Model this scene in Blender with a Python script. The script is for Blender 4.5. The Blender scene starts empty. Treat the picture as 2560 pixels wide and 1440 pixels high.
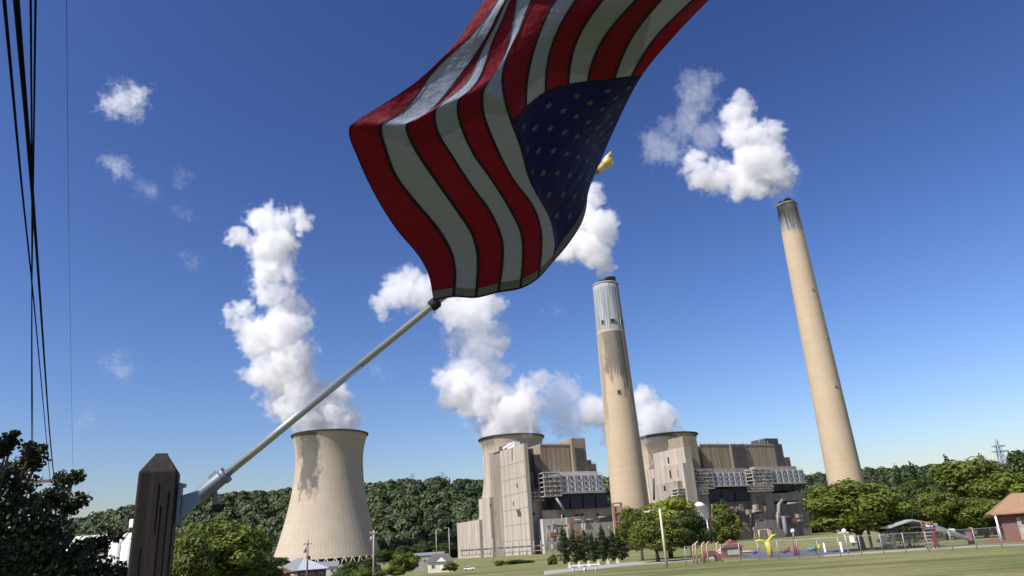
import bpy, math, random
import numpy as np
from mathutils import Vector, Matrix

# ------------------------------------------------------------------ camera, world, sun
sc = bpy.context.scene
F, CX, CY = 1815.0, 1280.0, 720.0
UP = Vector((-340.0, 5020.0, -F)).normalized()
FW = (Vector((0, 0, -1)) - UP * Vector((0, 0, -1)).dot(UP)).normalized()
RT = FW.cross(UP)
CM = Matrix((RT, FW, UP))
CAM = Vector((0, 0, 2.2))
cd = bpy.data.cameras.new('camera')
cam = bpy.data.objects.new('camera', cd)
sc.collection.objects.link(cam)
cd.sensor_width = 36
cd.lens = 36 * F / 2560
cd.clip_start = 0.05
cd.clip_end = 30000
cam.matrix_world = Matrix.Translation(CAM) @ CM.to_4x4()
sc.camera = cam

SAZ, SEL = math.radians(-50), math.radians(48)
SUN = Vector((math.sin(SAZ) * math.cos(SEL), -math.cos(SAZ) * math.cos(SEL), math.sin(SEL)))
w = bpy.data.worlds.new('World')
sc.world = w
w.use_nodes = True
wn = w.node_tree
bg = wn.nodes['Background']
sky = wn.nodes.new('ShaderNodeTexSky')
sky.sky_type = 'NISHITA'
sky.sun_disc = False
sky.sun_elevation = SEL
sky.sun_rotation = math.atan2(SUN.x, SUN.y)
sky.altitude = 0
sky.air_density = 1.3
sky.dust_density = 1.0
sky.ozone_density = 6.0
ga = wn.nodes.new('ShaderNodeGamma')
ga.inputs[1].default_value = 1.7
mx = wn.nodes.new('ShaderNodeMix')
mx.data_type = 'RGBA'
mx.blend_type = 'MULTIPLY'
mx.inputs[0].default_value = 1
mx.inputs[7].default_value = (0.82, 0.635, 0.64, 1)
wn.links.new(sky.outputs[0], ga.inputs[0])
wn.links.new(ga.outputs[0], mx.inputs[6])
wn.links.new(mx.outputs[2], bg.inputs[0])
bg.inputs[1].default_value = 0.05
sl = bpy.data.lights.new('sun', 'SUN')
sl.energy = 5.0
sl.angle = math.radians(0.5)
sl.color = (1.0, 0.95, 0.87)
so = bpy.data.objects.new('sun', sl)
sc.collection.objects.link(so)
so.rotation_euler = SUN.to_track_quat('Z', 'Y').to_euler()
vs = sc.view_settings
vs.view_transform = 'Standard'
vs.look = 'None'
vs.exposure = 0.45
vs.gamma = 1
vs.use_curve_mapping = False
cy = sc.cycles
cy.use_denoising = True
cy.max_bounces = 10
cy.diffuse_bounces = 3
cy.volume_bounces = 8
cy.transparent_max_bounces = 64
cy.sample_clamp_indirect = 8
sc.render.engine = 'CYCLES'

COL = sc.collection


# ------------------------------------------------------------------ helpers
def ray(x, y):
    return (CM @ Vector((x - CX, -(y - CY), -F))).normalized()


def atY(x, y, Y):
    d = ray(x, y)
    return CAM + d * (Y / d.y)


def atZ(x, y, z):
    d = ray(x, y)
    return CAM + d * ((z - CAM.z) / d.z)


def atC(x, y, zc):
    return CAM + CM @ Vector(((x - CX) / F * zc, -(y - CY) / F * zc, -zc))


def onplane(x, y, p0, n):
    d = ray(x, y)
    return CAM + d * ((Vector(p0) - CAM).dot(n) / d.dot(n))


def smooth(a, b, x):
    t = max(0.0, min(1.0, (x - a) / (b - a)))
    return t * t * (3 - 2 * t)


ORG = {}


def tag(o, label=None, cat=None, group=None, kind=None):
    if label:
        o['label'] = label
    if cat:
        o['category'] = cat
    if group:
        o['group'] = group
    if kind:
        o['kind'] = kind
    return o


def empty(name, loc, label=None, cat=None, group=None):
    o = bpy.data.objects.new(name, None)
    COL.objects.link(o)
    o.location = loc
    o.empty_display_size = 0.2
    ORG[o.name] = Vector(loc)
    return tag(o, label, cat, group)


class MB:
    """collects simple shapes in world space, builds ONE mesh object"""

    def __init__(s):
        s.v, s.f, s.sm = [], [], []

    def add(s, vs_, fs_, smooth_=False):
        n = len(s.v)
        s.v += [tuple(p) for p in vs_]
        s.f += [tuple(i + n for i in f) for f in fs_]
        s.sm += [smooth_] * len(fs_)
        return s

    def box(s, c, size, ax=None):
        """c = centre, size = full lengths, ax = (ex,ey,ez) unit axes"""
        ex, ey, ez = ax or (Vector((1, 0, 0)), Vector((0, 1, 0)), Vector((0, 0, 1)))
        c = Vector(c)
        P = []
        for k in (-.5, .5):
            for j in (-.5, .5):
                for i in (-.5, .5):
                    P.append(c + ex * (i * size[0]) + ey * (j * size[1]) + ez * (k * size[2]))
        return s.add(P, [(0, 2, 3, 1), (4, 5, 7, 6), (0, 1, 5, 4), (2, 6, 7, 3), (0, 4, 6, 2), (1, 3, 7, 5)])

    def hexa(s, P):
        """8 corners: bottom 4 ccw, top 4 ccw"""
        return s.add(P, [(3, 2, 1, 0), (4, 5, 6, 7), (0, 1, 5, 4), (1, 2, 6, 5), (2, 3, 7, 6), (3, 0, 4, 7)])

    def tube(s, pts, rad, n=8, cap=True, sm=True):
        pts = [Vector(p) for p in pts]
        if not hasattr(rad, '__len__'):
            rad = [rad] * len(pts)
        P = []
        ref = None
        for i, p in enumerate(pts):
            d = (pts[min(i + 1, len(pts) - 1)] - pts[max(i - 1, 0)]).normalized()
            if ref is None:
                ref = Vector((0, 0, 1)) if abs(d.z) < .9 else Vector((1, 0, 0))
            a = (ref - d * ref.dot(d)).normalized()
            ref = a
            b = d.cross(a)
            for k in range(n):
                t = 2 * math.pi * k / n
                P.append(p + (a * math.cos(t) + b * math.sin(t)) * rad[i])
        fs_ = []
        for i in range(len(pts) - 1):
            for k in range(n):
                k2 = (k + 1) % n
                fs_.append((i * n + k, i * n + k2, (i + 1) * n + k2, (i + 1) * n + k))
        s.add(P, fs_, sm)
        if cap:
            m = len(s.v) - len(P)
            s.f += [tuple(m + k for k in reversed(range(n))), tuple(m + (len(pts) - 1) * n + k for k in range(n))]
            s.sm += [False, False]
        return s

    def lathe(s, c, prof, n=32, cap_top=False, cap_bot=False, sm=True):
        c = Vector(c)
        P = []
        for r, z in prof:
            for k in range(n):
                t = 2 * math.pi * k / n
                P.append(c + Vector((r * math.cos(t), r * math.sin(t), z)))
        fs_ = []
        for i in range(len(prof) - 1):
            for k in range(n):
                k2 = (k + 1) % n
                fs_.append((i * n + k, i * n + k2, (i + 1) * n + k2, (i + 1) * n + k))
        m = len(s.v)
        s.add(P, fs_, sm)
        if cap_bot:
            s.f.append(tuple(m + k for k in reversed(range(n)))); s.sm.append(False)
        if cap_top:
            s.f.append(tuple(m + (len(prof) - 1) * n + k for k in range(n))); s.sm.append(False)
        return s

    def build(s, name, mat, parent=None, **kw):
        me = bpy.data.meshes.new(name)
        V = np.array(s.v, dtype=np.float64).reshape(-1, 3)
        if parent is not None:
            org = ORG[parent.name]
        else:
            lo, hi = V.min(0), V.max(0)
            org = Vector(((lo[0] + hi[0]) / 2, (lo[1] + hi[1]) / 2, lo[2]))
        me.from_pydata((V - np.array(org)).tolist(), [], s.f)
        me.polygons.foreach_set('use_smooth', s.sm)
        me.materials.append(mat)
        me.update()
        o = bpy.data.objects.new(name, me)
        COL.objects.link(o)
        if parent is not None:
            o.parent = parent
            ORG[o.name] = ORG[parent.name]
        else:
            o.location = org
            ORG[o.name] = org
        return tag(o, **kw)


def copy_tree(o, loc=None, rz=None, scale=None, parent=None):
    c = o.copy()
    COL.objects.link(c)
    if parent is not None:
        c.parent = parent
    if loc is not None:
        c.location = loc
    if rz is not None:
        c.rotation_euler = (0, 0, rz)
    if scale is not None:
        c.scale = scale
    for ch in list(o.children):
        copy_tree(ch, parent=c)
    return c


def mesh_np(name, V, Fq, mat, smooth_=False):
    """fast mesh from arrays; Fq (n,k) all faces with k corners"""
    me = bpy.data.meshes.new(name)
    n, k = Fq.shape
    me.vertices.add(len(V))
    me.vertices.foreach_set('co', np.ascontiguousarray(V, dtype=np.float32).ravel())
    me.loops.add(n * k)
    me.loops.foreach_set('vertex_index', np.ascontiguousarray(Fq, dtype=np.int32).ravel())
    me.polygons.add(n)
    me.polygons.foreach_set('loop_start', np.arange(0, n * k, k, dtype=np.int32))
    me.polygons.foreach_set('use_smooth', np.full(n, smooth_))
    me.update(calc_edges=True)
    me.materials.append(mat)
    return me


# ------------------------------------------------------------------ materials
def NN(t, kind, **kw):
    n = t.nodes.new(kind)
    for k, v in kw.items():
        setattr(n, k, v)
    return n


def mat(name, col, rough=.85, var=.12, scale=1.0, bump=0.0, bscale=None, metal=0.0, spec=.3, col2=None, stretch=(1, 1, 1), detail=6, coord='Object'):
    m = bpy.data.materials.new(name)
    m.use_nodes = True
    t = m.node_tree
    p = t.nodes['Principled BSDF']
    p.inputs['Roughness'].default_value = rough
    p.inputs['Metallic'].default_value = metal
    p.inputs['Specular IOR Level'].default_value = spec
    tc = NN(t, 'ShaderNodeTexCoord')
    mp = NN(t, 'ShaderNodeMapping')
    mp.inputs['Scale'].default_value = stretch
    t.links.new(tc.outputs[coord], mp.inputs[0])
    nz = NN(t, 'ShaderNodeTexNoise')
    nz.inputs['Scale'].default_value = scale
    nz.inputs['Detail'].default_value = detail
    nz.inputs['Roughness'].default_value = .6
    t.links.new(mp.outputs[0], nz.inputs['Vector'])
    rp = NN(t, 'ShaderNodeValToRGB')
    rp.color_ramp.elements[0].position = .32
    rp.color_ramp.elements[1].position = .68
    c = Vector(col)
    a = c * (1 - var)
    b = Vector(col2) if col2 else c * (1 + var)
    rp.color_ramp.elements[0].color = (*a, 1)
    rp.color_ramp.elements[1].color = (*b, 1)
    t.links.new(nz.outputs['Fac'], rp.inputs[0])
    t.links.new(rp.outputs[0], p.inputs['Base Color'])
    if bump:
        n2 = NN(t, 'ShaderNodeTexNoise')
        n2.inputs['Scale'].default_value = bscale or scale * 6
        n2.inputs['Detail'].default_value = 5
        t.links.new(mp.outputs[0], n2.inputs['Vector'])
        bp = NN(t, 'ShaderNodeBump')
        bp.inputs['Strength'].default_value = bump
        t.links.new(n2.outputs['Fac'], bp.inputs['Height'])
        t.links.new(bp.outputs[0], p.inputs['Normal'])
    return m


def leafmat(name, c1, c2, trans=.3, nscale=.6, wn_=.6, tone=False):
    m = bpy.data.materials.new(name)
    m.use_nodes = True
    t = m.node_tree
    t.nodes.clear()
    out = NN(t, 'ShaderNodeOutputMaterial')
    geo = NN(t, 'ShaderNodeNewGeometry')
    rp = NN(t, 'ShaderNodeValToRGB')
    rp.color_ramp.elements[0].color = (*c1, 1)
    rp.color_ramp.elements[1].color = (*c2, 1)
    tc = NN(t, 'ShaderNodeTexCoord')
    nz = NN(t, 'ShaderNodeTexNoise')
    nz.inputs['Scale'].default_value = nscale
    nz.inputs['Detail'].default_value = 2
    t.links.new(tc.outputs['Object'], nz.inputs['Vector'])
    ad = NN(t, 'ShaderNodeMath', operation='MULTIPLY_ADD')
    ad.inputs[1].default_value = .55
    if tone:
        an = NN(t, 'ShaderNodeAttribute', attribute_name='tone')
        t.links.new(an.outputs['Fac'], ad.inputs[0])
        ad.inputs[1].default_value = .75
    else:
        t.links.new(geo.outputs['Random Per Island'], ad.inputs[0])
    m2 = NN(t, 'ShaderNodeMath', operation='MULTIPLY')
    m2.inputs[1].default_value = wn_
    t.links.new(sstep(t, nz.outputs['Fac'], .25, .75), m2.inputs[0])
    t.links.new(m2.outputs[0], ad.inputs[2])
    t.links.new(ad.outputs[0], rp.inputs[0])
    d = NN(t, 'ShaderNodeBsdfPrincipled')
    d.inputs['Roughness'].default_value = .55
    d.inputs['Specular IOR Level'].default_value = .25
    tr = NN(t, 'ShaderNodeBsdfTranslucent')
    t.links.new(rp.outputs[0], d.inputs['Base Color'])
    t.links.new(rp.outputs[0], tr.inputs['Color'])
    mixn = NN(t, 'ShaderNodeMixShader')
    mixn.inputs[0].default_value = trans
    t.links.new(d.outputs[0], mixn.inputs[1])
    t.links.new(tr.outputs[0], mixn.inputs[2])
    t.links.new(mixn.outputs[0], out.inputs['Surface'])
    return m


def ramp_mix(t, fac, a, b):
    x = NN(t, 'ShaderNodeMix', data_type='RGBA')
    t.links.new(fac, x.inputs[0])
    for s, v in ((6, a), (7, b)):
        if hasattr(v, 'is_linked'):
            t.links.new(v, x.inputs[s])
        else:
            x.inputs[s].default_value = (*v, 1)
    return x.outputs[2]


def mth(t, op, a, b=None, c=None, clamp=False):
    n = NN(t, 'ShaderNodeMath', operation=op)
    n.use_clamp = clamp
    for i, v in enumerate((a, b, c)):
        if v is None:
            continue
        if hasattr(v, 'is_linked'):
            t.links.new(v, n.inputs[i])
        else:
            n.inputs[i].default_value = v
    return n.outputs[0]


def sstep(t, x, a, b):
    n = NN(t, 'ShaderNodeMapRange', interpolation_type='SMOOTHSTEP')
    t.links.new(x, n.inputs[0])
    n.inputs[1].default_value, n.inputs[2].default_value = a, b
    return n.outputs[0]


def concrete_shaft(name, col, z_top, stains, band=None, soot=None, courses=3.0):
    """weathered concrete; object origin at the shaft's foot.  stains: list of (angle, half width, z0, z1)"""
    m = mat(name, col, rough=.9, var=.06, scale=.05, bump=.25, bscale=.9)
    t = m.node_tree
    p = t.nodes['Principled BSDF']
    base = p.inputs['Base Color'].links[0].from_socket
    tc = NN(t, 'ShaderNodeTexCoord')
    sx = NN(t, 'ShaderNodeSeparateXYZ')
    t.links.new(tc.outputs['Object'], sx.inputs[0])
    # pour courses: each lift a slightly different tone, dark joint line
    lift = mth(t, 'FLOOR', mth(t, 'DIVIDE', sx.outputs[2], courses))
    wn_ = NN(t, 'ShaderNodeTexWhiteNoise', noise_dimensions='1D')
    t.links.new(lift, wn_.inputs['W'])
    base = ramp_mix(t, mth(t, 'MULTIPLY', wn_.outputs[0], .22), base, tuple(c * .78 for c in col))
    fr = mth(t, 'FRACT', mth(t, 'DIVIDE', sx.outputs[2], courses))
    base = ramp_mix(t, mth(t, 'MULTIPLY', mth(t, 'LESS_THAN', fr, .08), .2), base, tuple(c * .55 for c in col))
    # rain streaks
    ang = mth(t, 'ARCTAN2', sx.outputs[0], mth(t, 'MULTIPLY', sx.outputs[1], -1.0))
    cv = NN(t, 'ShaderNodeCombineXYZ')
    t.links.new(mth(t, 'MULTIPLY', ang, 14.0), cv.inputs[0])
    t.links.new(mth(t, 'MULTIPLY', sx.outputs[2], .03), cv.inputs[2])
    st = NN(t, 'ShaderNodeTexNoise')
    st.inputs['Scale'].default_value = 1.0
    st.inputs['Detail'].default_value = 5
    t.links.new(cv.outputs[0], st.inputs['Vector'])
    base = ramp_mix(t, mth(t, 'MULTIPLY', sstep(t, st.outputs['Fac'], .5, .75), .16), base, tuple(c * .5 for c in col))
    if band:
        zb, cb = band
        f = mth(t, 'GREATER_THAN', sx.outputs[2], zb)
        g = ramp_mix(t, sstep(t, st.outputs['Fac'], .4, .62), cb, tuple(c * .45 for c in cb))
        base = ramp_mix(t, f, base, g)
    if soot:
        z0, z1 = soot
        f = sstep(t, mth(t, 'ADD', sx.outputs[2], mth(t, 'MULTIPLY', st.outputs['Fac'], (z1 - z0) * 1.6)), z0 + (z1 - z0) * .6, z1 + (z1 - z0) * .9)
        base = ramp_mix(t, mth(t, 'MULTIPLY', f, .95), base, (.012, .012, .013))
    cv2 = NN(t, 'ShaderNodeCombineXYZ')
    t.links.new(mth(t, 'MULTIPLY', ang, 5.0), cv2.inputs[0])
    t.links.new(mth(t, 'MULTIPLY', sx.outputs[2], .07), cv2.inputs[2])
    sn = NN(t, 'ShaderNodeTexNoise')
    sn.inputs['Scale'].default_value = 1.3
    sn.inputs['Detail'].default_value = 6
    sn.inputs['Roughness'].default_value = .65
    t.links.new(cv2.outputs[0], sn.inputs['Vector'])
    for a0, hw, z0, z1, amt in stains:
        wa = mth(t, 'SUBTRACT', 1.0, mth(t, 'DIVIDE', mth(t, 'ABSOLUTE', mth(t, 'SUBTRACT', ang, a0)), hw))
        hz_ = mth(t, 'DIVIDE', mth(t, 'SUBTRACT', sx.outputs[2], z0), (z1 - z0) * .45, clamp=True)
        e = mth(t, 'ADD', mth(t, 'MINIMUM', mth(t, 'MULTIPLY', wa, 1.6), hz_), mth(t, 'MULTIPLY', mth(t, 'SUBTRACT', sn.outputs['Fac'], .5), 2.6))
        f = mth(t, 'MULTIPLY', sstep(t, e, .15, .85), amt)
        f = mth(t, 'MULTIPLY', f, mth(t, 'GREATER_THAN', hz_, 0.001))
        f = mth(t, 'MULTIPLY', f, mth(t, 'LESS_THAN', sx.outputs[2], z1))
        base = ramp_mix(t, f, base, (.10, .095, .085))
    t.links.new(base, p.inputs['Base Color'])
    return m


def ground_mat():
    m = bpy.data.materials.new('ground')
    m.use_nodes = True
    t = m.node_tree
    p = t.nodes['Principled BSDF']
    p.inputs['Roughness'].default_value = .95
    p.inputs['Specular IOR Level'].default_value = .1
    tc = NN(t, 'ShaderNodeTexCoord')

    def nz(scale, detail, st=(1, 1, 1)):
        mp = NN(t, 'ShaderNodeMapping')
        mp.inputs['Scale'].default_value = st
        t.links.new(tc.outputs['Object'], mp.inputs[0])
        n = NN(t, 'ShaderNodeTexNoise')
        n.inputs['Scale'].default_value = scale
        n.inputs['Detail'].default_value = detail
        n.inputs['Roughness'].default_value = .62
        t.links.new(mp.outputs[0], n.inputs['Vector'])
        return n.outputs['Fac']
    a = ramp_mix(t, sstep(t, nz(.09, 6, (1, 1, 1)), .35, .65), (.15, .165, .058), (.24, .225, .10))
    b = ramp_mix(t, mth(t, 'MULTIPLY', sstep(t, nz(.16, 6, (.3, 1.5, 1)), .46, .62), .9), a, (.07, .09, .03))
    c = ramp_mix(t, mth(t, 'MULTIPLY', sstep(t, nz(2.5, 6), .4, .75), .55), b, (.07, .08, .028))
    d = ramp_mix(t, mth(t, 'MULTIPLY', sstep(t, nz(9, 4), .48, .70), .6), c, (.30, .265, .14))
    t.links.new(d, p.inputs['Base Color'])
    bp = NN(t, 'ShaderNodeBump')
    bp.inputs['Strength'].default_value = .9
    bp.inputs['Distance'].default_value = .08
    t.links.new(nz(14, 4), bp.inputs['Height'])
    t.links.new(bp.outputs[0], p.inputs['Normal'])
    return m


TAN = (.405, .345, .26)
M_ = dict(
    ground=ground_mat(),
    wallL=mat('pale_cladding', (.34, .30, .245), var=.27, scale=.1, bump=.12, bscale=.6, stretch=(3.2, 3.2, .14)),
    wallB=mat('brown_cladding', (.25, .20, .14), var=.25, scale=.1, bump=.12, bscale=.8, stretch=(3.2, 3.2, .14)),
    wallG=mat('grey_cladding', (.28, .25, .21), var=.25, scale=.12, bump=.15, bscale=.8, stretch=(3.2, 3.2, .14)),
    wallD=mat('dirty_shaded_cladding', (.20, .172, .142), var=.3, scale=.16, bump=.15, bscale=1.2, stretch=(3.2, 3.2, .14)),  # grime, and on the recessed wall a stand-in for shade
    dark=mat('dark_louvre', (.07, .065, .06), var=.25, scale=.4),
    navy=mat('dark_hopper_steel', (.030, .036, .055), var=.25, scale=.2, rough=.6),
    precip=mat('grey_casing', (.38, .38, .37), var=.1, scale=.15, rough=.7),
    steel=mat('structural_steel', (.30, .275, .24), var=.25, scale=.5, rough=.7),
    rust=mat('rusty_steel', (.26, .13, .075), var=.35, scale=.4),
    white=mat('white_paint', (.78, .78, .76), var=.05, scale=.6, rough=.6),
    offwhite=mat('off_white', (.46, .43, .385), var=.1, scale=.3, rough=.8),
    rim=mat('dark_rim', (.07, .065, .058), var=.3, scale=.1),
    flue=mat('black_flue', (.018, .018, .02), var=.3, scale=.3),
    pole=mat('weathered_pole', (.20, .16, .12), var=.25, scale=2, stretch=(1, 1, .1)),
    polegrey=mat('grey_pole', (.36, .33, .28), var=.15, scale=2, stretch=(1, 1, .1)),
    polepale=mat('pale_pole', (.52, .47, .36), var=.15, scale=2, stretch=(1, 1, .1)),
    galv=mat('galvanised', (.33, .33, .32), var=.1, scale=4, rough=.5, metal=.4),
    brick=mat('brick_wall', (.165, .088, .068), var=.2, scale=6),
    rooftan=mat('tan_shingle', (.27, .165, .095), var=.15, scale=3),
    roofgrey=mat('grey_shingle', (.17, .175, .19), var=.15, scale=3),
    roofsunlit=mat('sunlit_metal_roof', (.50, .52, .56), var=.08, scale=1, rough=.5),  # paler roof tone standing in for sun on the hip ends
    roofdark=mat('dark_shingle', (.10, .095, .09), var=.2, scale=3),
    cream=mat('cream_siding', (.66, .62, .46), var=.05, scale=2),
    glass=mat('window_glass', (.03, .035, .045), rough=.08, var=.1, spec=.8),
    rubber=mat('black_rubber', (.02, .02, .02)),
    cable=mat('black_cable', (.006, .006, .007), rough=.95, spec=.02),
    bark=mat('bark', (.10, .075, .055), var=.35, scale=6, bump=.6, bscale=14, stretch=(1, 1, .25)),
    path=mat('grey_path', (.30, .285, .26), var=.12, scale=.8),
    court=mat('blue_court', (.085, .085, .13), var=.2, scale=.5),
    redpad=mat('red_pad', (.19, .07, .055), var=.2, scale=.7),
    sandpad=mat('tan_pad', (.48, .36, .20), var=.2, scale=.7),
    yellow=mat('yellow_plastic', (.46, .41, .05), var=.05, rough=.5),
    redp=mat('red_plastic', (.17, .05, .042), var=.1, rough=.5),
    maroon=mat('maroon_paint', (.20, .04, .05), var=.1, rough=.5),
    teal=mat('teal_plastic', (.04, .20, .18), var=.1, rough=.5),
    purple=mat('purple_plastic', (.11, .07, .18), var=.1, rough=.5),
    wood=mat('tan_wood', (.45, .31, .18), var=.2, scale=3),
    pavroof=mat('grey_green_roof', (.30, .32, .29), var=.1, scale=1),
    lattice=mat('pylon_steel', (.22, .26, .32), var=.1),
)
L_ = dict(
    oak=leafmat('oak_leaf', (.036, .056, .010), (.160, .190, .030)),
    deep=leafmat('deep_green_leaf', (.020, .038, .010), (.080, .112, .024)),
    bright=leafmat('yellow_green_leaf', (.085, .125, .015), (.26, .28, .035)),
    mid=leafmat('mid_green_leaf', (.038, .062, .010), (.165, .200, .028)),
    conifer=leafmat('conifer_needle', (.018, .036, .012), (.058, .088, .028), .1),
    forest=leafmat('forest_leaf', (.014, .030, .014), (.074, .098, .034), .15, nscale=.02, wn_=.45, tone=True),
    near=leafmat('plum_leaf', (.014, .022, .007), (.055, .066, .022), .2),
)

# ------------------------------------------------------------------ terrain
RX = [-4000, -1500, -910, -773, -678, -567, -427, -266, -162, -113, -78, 139, 400, 664, 828, 1190, 2000, 4000]
RZ = [30, 46, 60, 74, 90, 100, 102, 103, 104, 100, 96, 86, 92, 104, 108, 100, 90, 70]


def hz(x, y):
    z = -4.5 * smooth(100, 230, y) + 3.0 * smooth(330, 520, y)
    s = smooth(300, 600, x)
    y0, y1 = 930 + 470 * s, 1300 + 500 * s
    z += float(np.interp(x, RX, RZ)) * smooth(y0, y1, y)
    z += 0.75 * math.exp(-(x * x + y * y) / 130.0)
    return z


def lines(segs):
    out = []
    for a, b, st in segs:
        out += list(np.arange(a, b, st))
    return out + [segs[-1][1]]


ys = lines([(-120, -20, 20), (-20, 20, 1.5), (20, 100, 5), (100, 400, 12), (400, 2000, 32), (2000, 12000, 500)])
xh = lines([(0, 20, 1.5), (20, 80, 5), (80, 320, 14), (320, 1300, 35), (1300, 9000, 350)])
xs = [-v for v in reversed(xh[1:])] + xh
V = np.array([(x, y, hz(x, y)) for y in ys for x in xs])
nx = len(xs)
Q = np.array([(j * nx + i, j * nx + i + 1, (j + 1) * nx + i + 1, (j + 1) * nx + i) for j in range(len(ys) - 1) for i in range(nx - 1)])
gme = mesh_np('ground', V, Q, M_['ground'], True)
go = bpy.data.objects.new('ground', gme)
COL.objects.link(go)
tag(go, 'grassy ground running from the field to the wooded hills', 'ground', kind='structure')


# ------------------------------------------------------------------ foliage
def leaf_cloud(lumps, n, size, rng, out=.74, shell=(.62, 1.06), aspect=.6, flat=.0):
    """n leaf quads spread over the outer volume of ellipsoid lumps (x,y,z,rx,ry,rz)"""
    L = np.array(lumps, float)
    wgt = (L[:, 3] * L[:, 4] * L[:, 5]) ** .667
    k = rng.choice(len(L), n, p=wgt / wgt.sum())
    d = rng.normal(size=(n, 3))
    d /= np.linalg.norm(d, axis=1, keepdims=True)
    r = rng.uniform(shell[0], shell[1], (n, 1))
    P = L[k, :3] + d * L[k, 3:6] * r
    nn = d * out + rng.normal(size=(n, 3)) * (1 - out) * .8
    nn[:, 2] += flat
    nn /= np.linalg.norm(nn, axis=1, keepdims=True)
    a = np.cross(nn, rng.normal(size=(n, 3)))
    a /= np.linalg.norm(a, axis=1, keepdims=True)
    b = np.cross(nn, a)
    s = size * rng.uniform(.6, 1.35, (n, 1))
    bend = nn * s * .18
    Vv = np.stack([P - a * s, P - b * s * aspect + bend, P + a * s, P + b * s * aspect + bend], 1).reshape(-1, 3)
    Fq = np.arange(n * 4).reshape(n, 4)
    return Vv, Fq


def round_lumps(rng, rx, rz, n, lo=.0, z0=0.0):
    """clumpy crown: ellipsoid of half-width rx, half-height rz centred at z0"""
    out = []
    for i in range(n):
        d = rng.normal(size=3)
        d /= np.linalg.norm(d)
        if d[2] < lo - .75:
            d[2] *= -.5
        q = rng.uniform(.5, .82)
        s = rng.uniform(.22, .36)
        out.append((d[0] * rx * q, d[1] * rx * q, z0 + d[2] * rz * q, rx * s, rx * s, rz * s * rng.uniform(.75, 1.0)))
    return out


def make_tree(name, leaf, seed, rx=1.0, rz=1.0, zc=1.35, nl=34, n=9500, size=.052, trunk=True, conifer=False):
    """template: unit-ish tree, crown half-width rx, crown centre zc; placed scaled"""
    rng = np.random.default_rng(seed)
    rt = empty(name, (0, 0, 0))
    if conifer:
        lumps = []
        for i in range(nl):
            f = (i + .5) / nl
            z = .12 + f * (zc * 2 - .15)
            rr = rx * (1 - f) ** .85 * rng.uniform(.75, 1.1) + .03
            if name.startswith('col'):
                rr = rx * min(1, (1 - f) * 2.6) ** .75 * min(1, .75 + f) * rng.uniform(.85, 1.1) + .02
            for q in range(3):
                a = rng.uniform(0, 6.283)
                lumps.append((math.cos(a) * rr * .55, math.sin(a) * rr * .55, z, rr * .5, rr * .5, .10 * zc))
        Vv, Fq = leaf_cloud(lumps, n, size, rng, out=.35, aspect=.4)
    else:
        Vv, Fq = leaf_cloud(round_lumps(rng, rx, rz, nl, z0=zc) + [(0, 0, zc, rx * .62, rx * .62, rz * .62)], n, size, rng)
    me = mesh_np('crown', Vv, Fq, leaf)
    c = bpy.data.objects.new('crown', me)
    COL.objects.link(c)
    c.parent = rt
    tb = MB()
    top = zc + (rz * .3 if not conifer else zc * .6)
    tb.tube([(0, 0, -.15), (.01, 0, zc * .35), (.0, .02, zc * .75), (0, 0, top)], [.075, .055, .045, .012], 8)
    if not conifer:
        for q in range(7):
            a = q * 2.4 + seed
            z = zc * rng.uniform(.4, .9)
            e = Vector((math.cos(a) * rx * .7, math.sin(a) * rx * .7, z + rz * rng.uniform(.15, .6)))
            tb.tube([(0, 0, z - .1), e * .5 + Vector((0, 0, z * .45)), e], [.035, .022, .006], 6)
    tb.build('trunk', M_['bark'], rt)
    return rt


T = dict(
    oak=make_tree('leafy_tree', L_['oak'], 1, 1, .92, 1.15),
    oak2=make_tree('leafy_tree', L_['mid'], 2, 1, 1.0, 1.2, nl=40),
    deep=make_tree('leafy_tree', L_['deep'], 3, 1, 1.05, 1.25, nl=36),
    bright=make_tree('leafy_tree', L_['bright'], 4, 1, .85, 1.15, nl=30),
    slim=make_tree('leafy_tree', L_['oak'], 5, .6, 1.15, 1.3, nl=30, n=6500),
    bush=make_tree('leafy_bush', L_['mid'], 6, 1, .75, .62, nl=26, n=6000, size=.06),
    bushd=make_tree('leafy_bush', L_['deep'], 7, 1, .75, .62, nl=26, n=6000, size=.06),
    spruce=make_tree('spruce_tree', L_['conifer'], 8, .62, 1, 1.15, nl=20, n=5200, size=.055, conifer=True),
    column=make_tree('columnar_evergreen', L_['conifer'], 9, .36, 1, 1.15, nl=18, n=2600, size=.055, conifer=True),
)
FIRST = {}


def plant(kind, x, y, width, height, label, cat='tree', group=None, name=None, rz=None, z=None):
    """stand a copy of template kind at x,y with given crown width and full height (metres)"""
    src = T[kind]
    c = src.children[0]
    bb = np.array([v[:] for v in c.bound_box])
    w0, h0 = (bb[:, 0].max() - bb[:, 0].min()), bb[:, 2].max()
    if kind not in FIRST:
        FIRST[kind] = o = src
    else:
        o = copy_tree(src)
    o.location = (x, y, (hz(x, y) if z is None else z) - .03)
    o.rotation_euler = (0, 0, random.uniform(0, 6.28) if rz is None else rz)
    o.scale = (width / w0, width / w0, height / h0)
    if name:
        o.name = name
    for k in ('label', 'category', 'group'):
        if k in o:
            del o[k]
    return tag(o, label, cat, group)


def plant_px(kind, px, ptop, Y, wpx, label, **kw):
    """px = image column, ptop = image row of the top, Y = distance"""
    p = atY(px, ptop, Y)
    z0 = hz(p.x, Y)
    return plant(kind, p.x, Y, wpx * Y / F * 1.06, p.z - z0, label, **kw)


random.seed(11)
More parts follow.
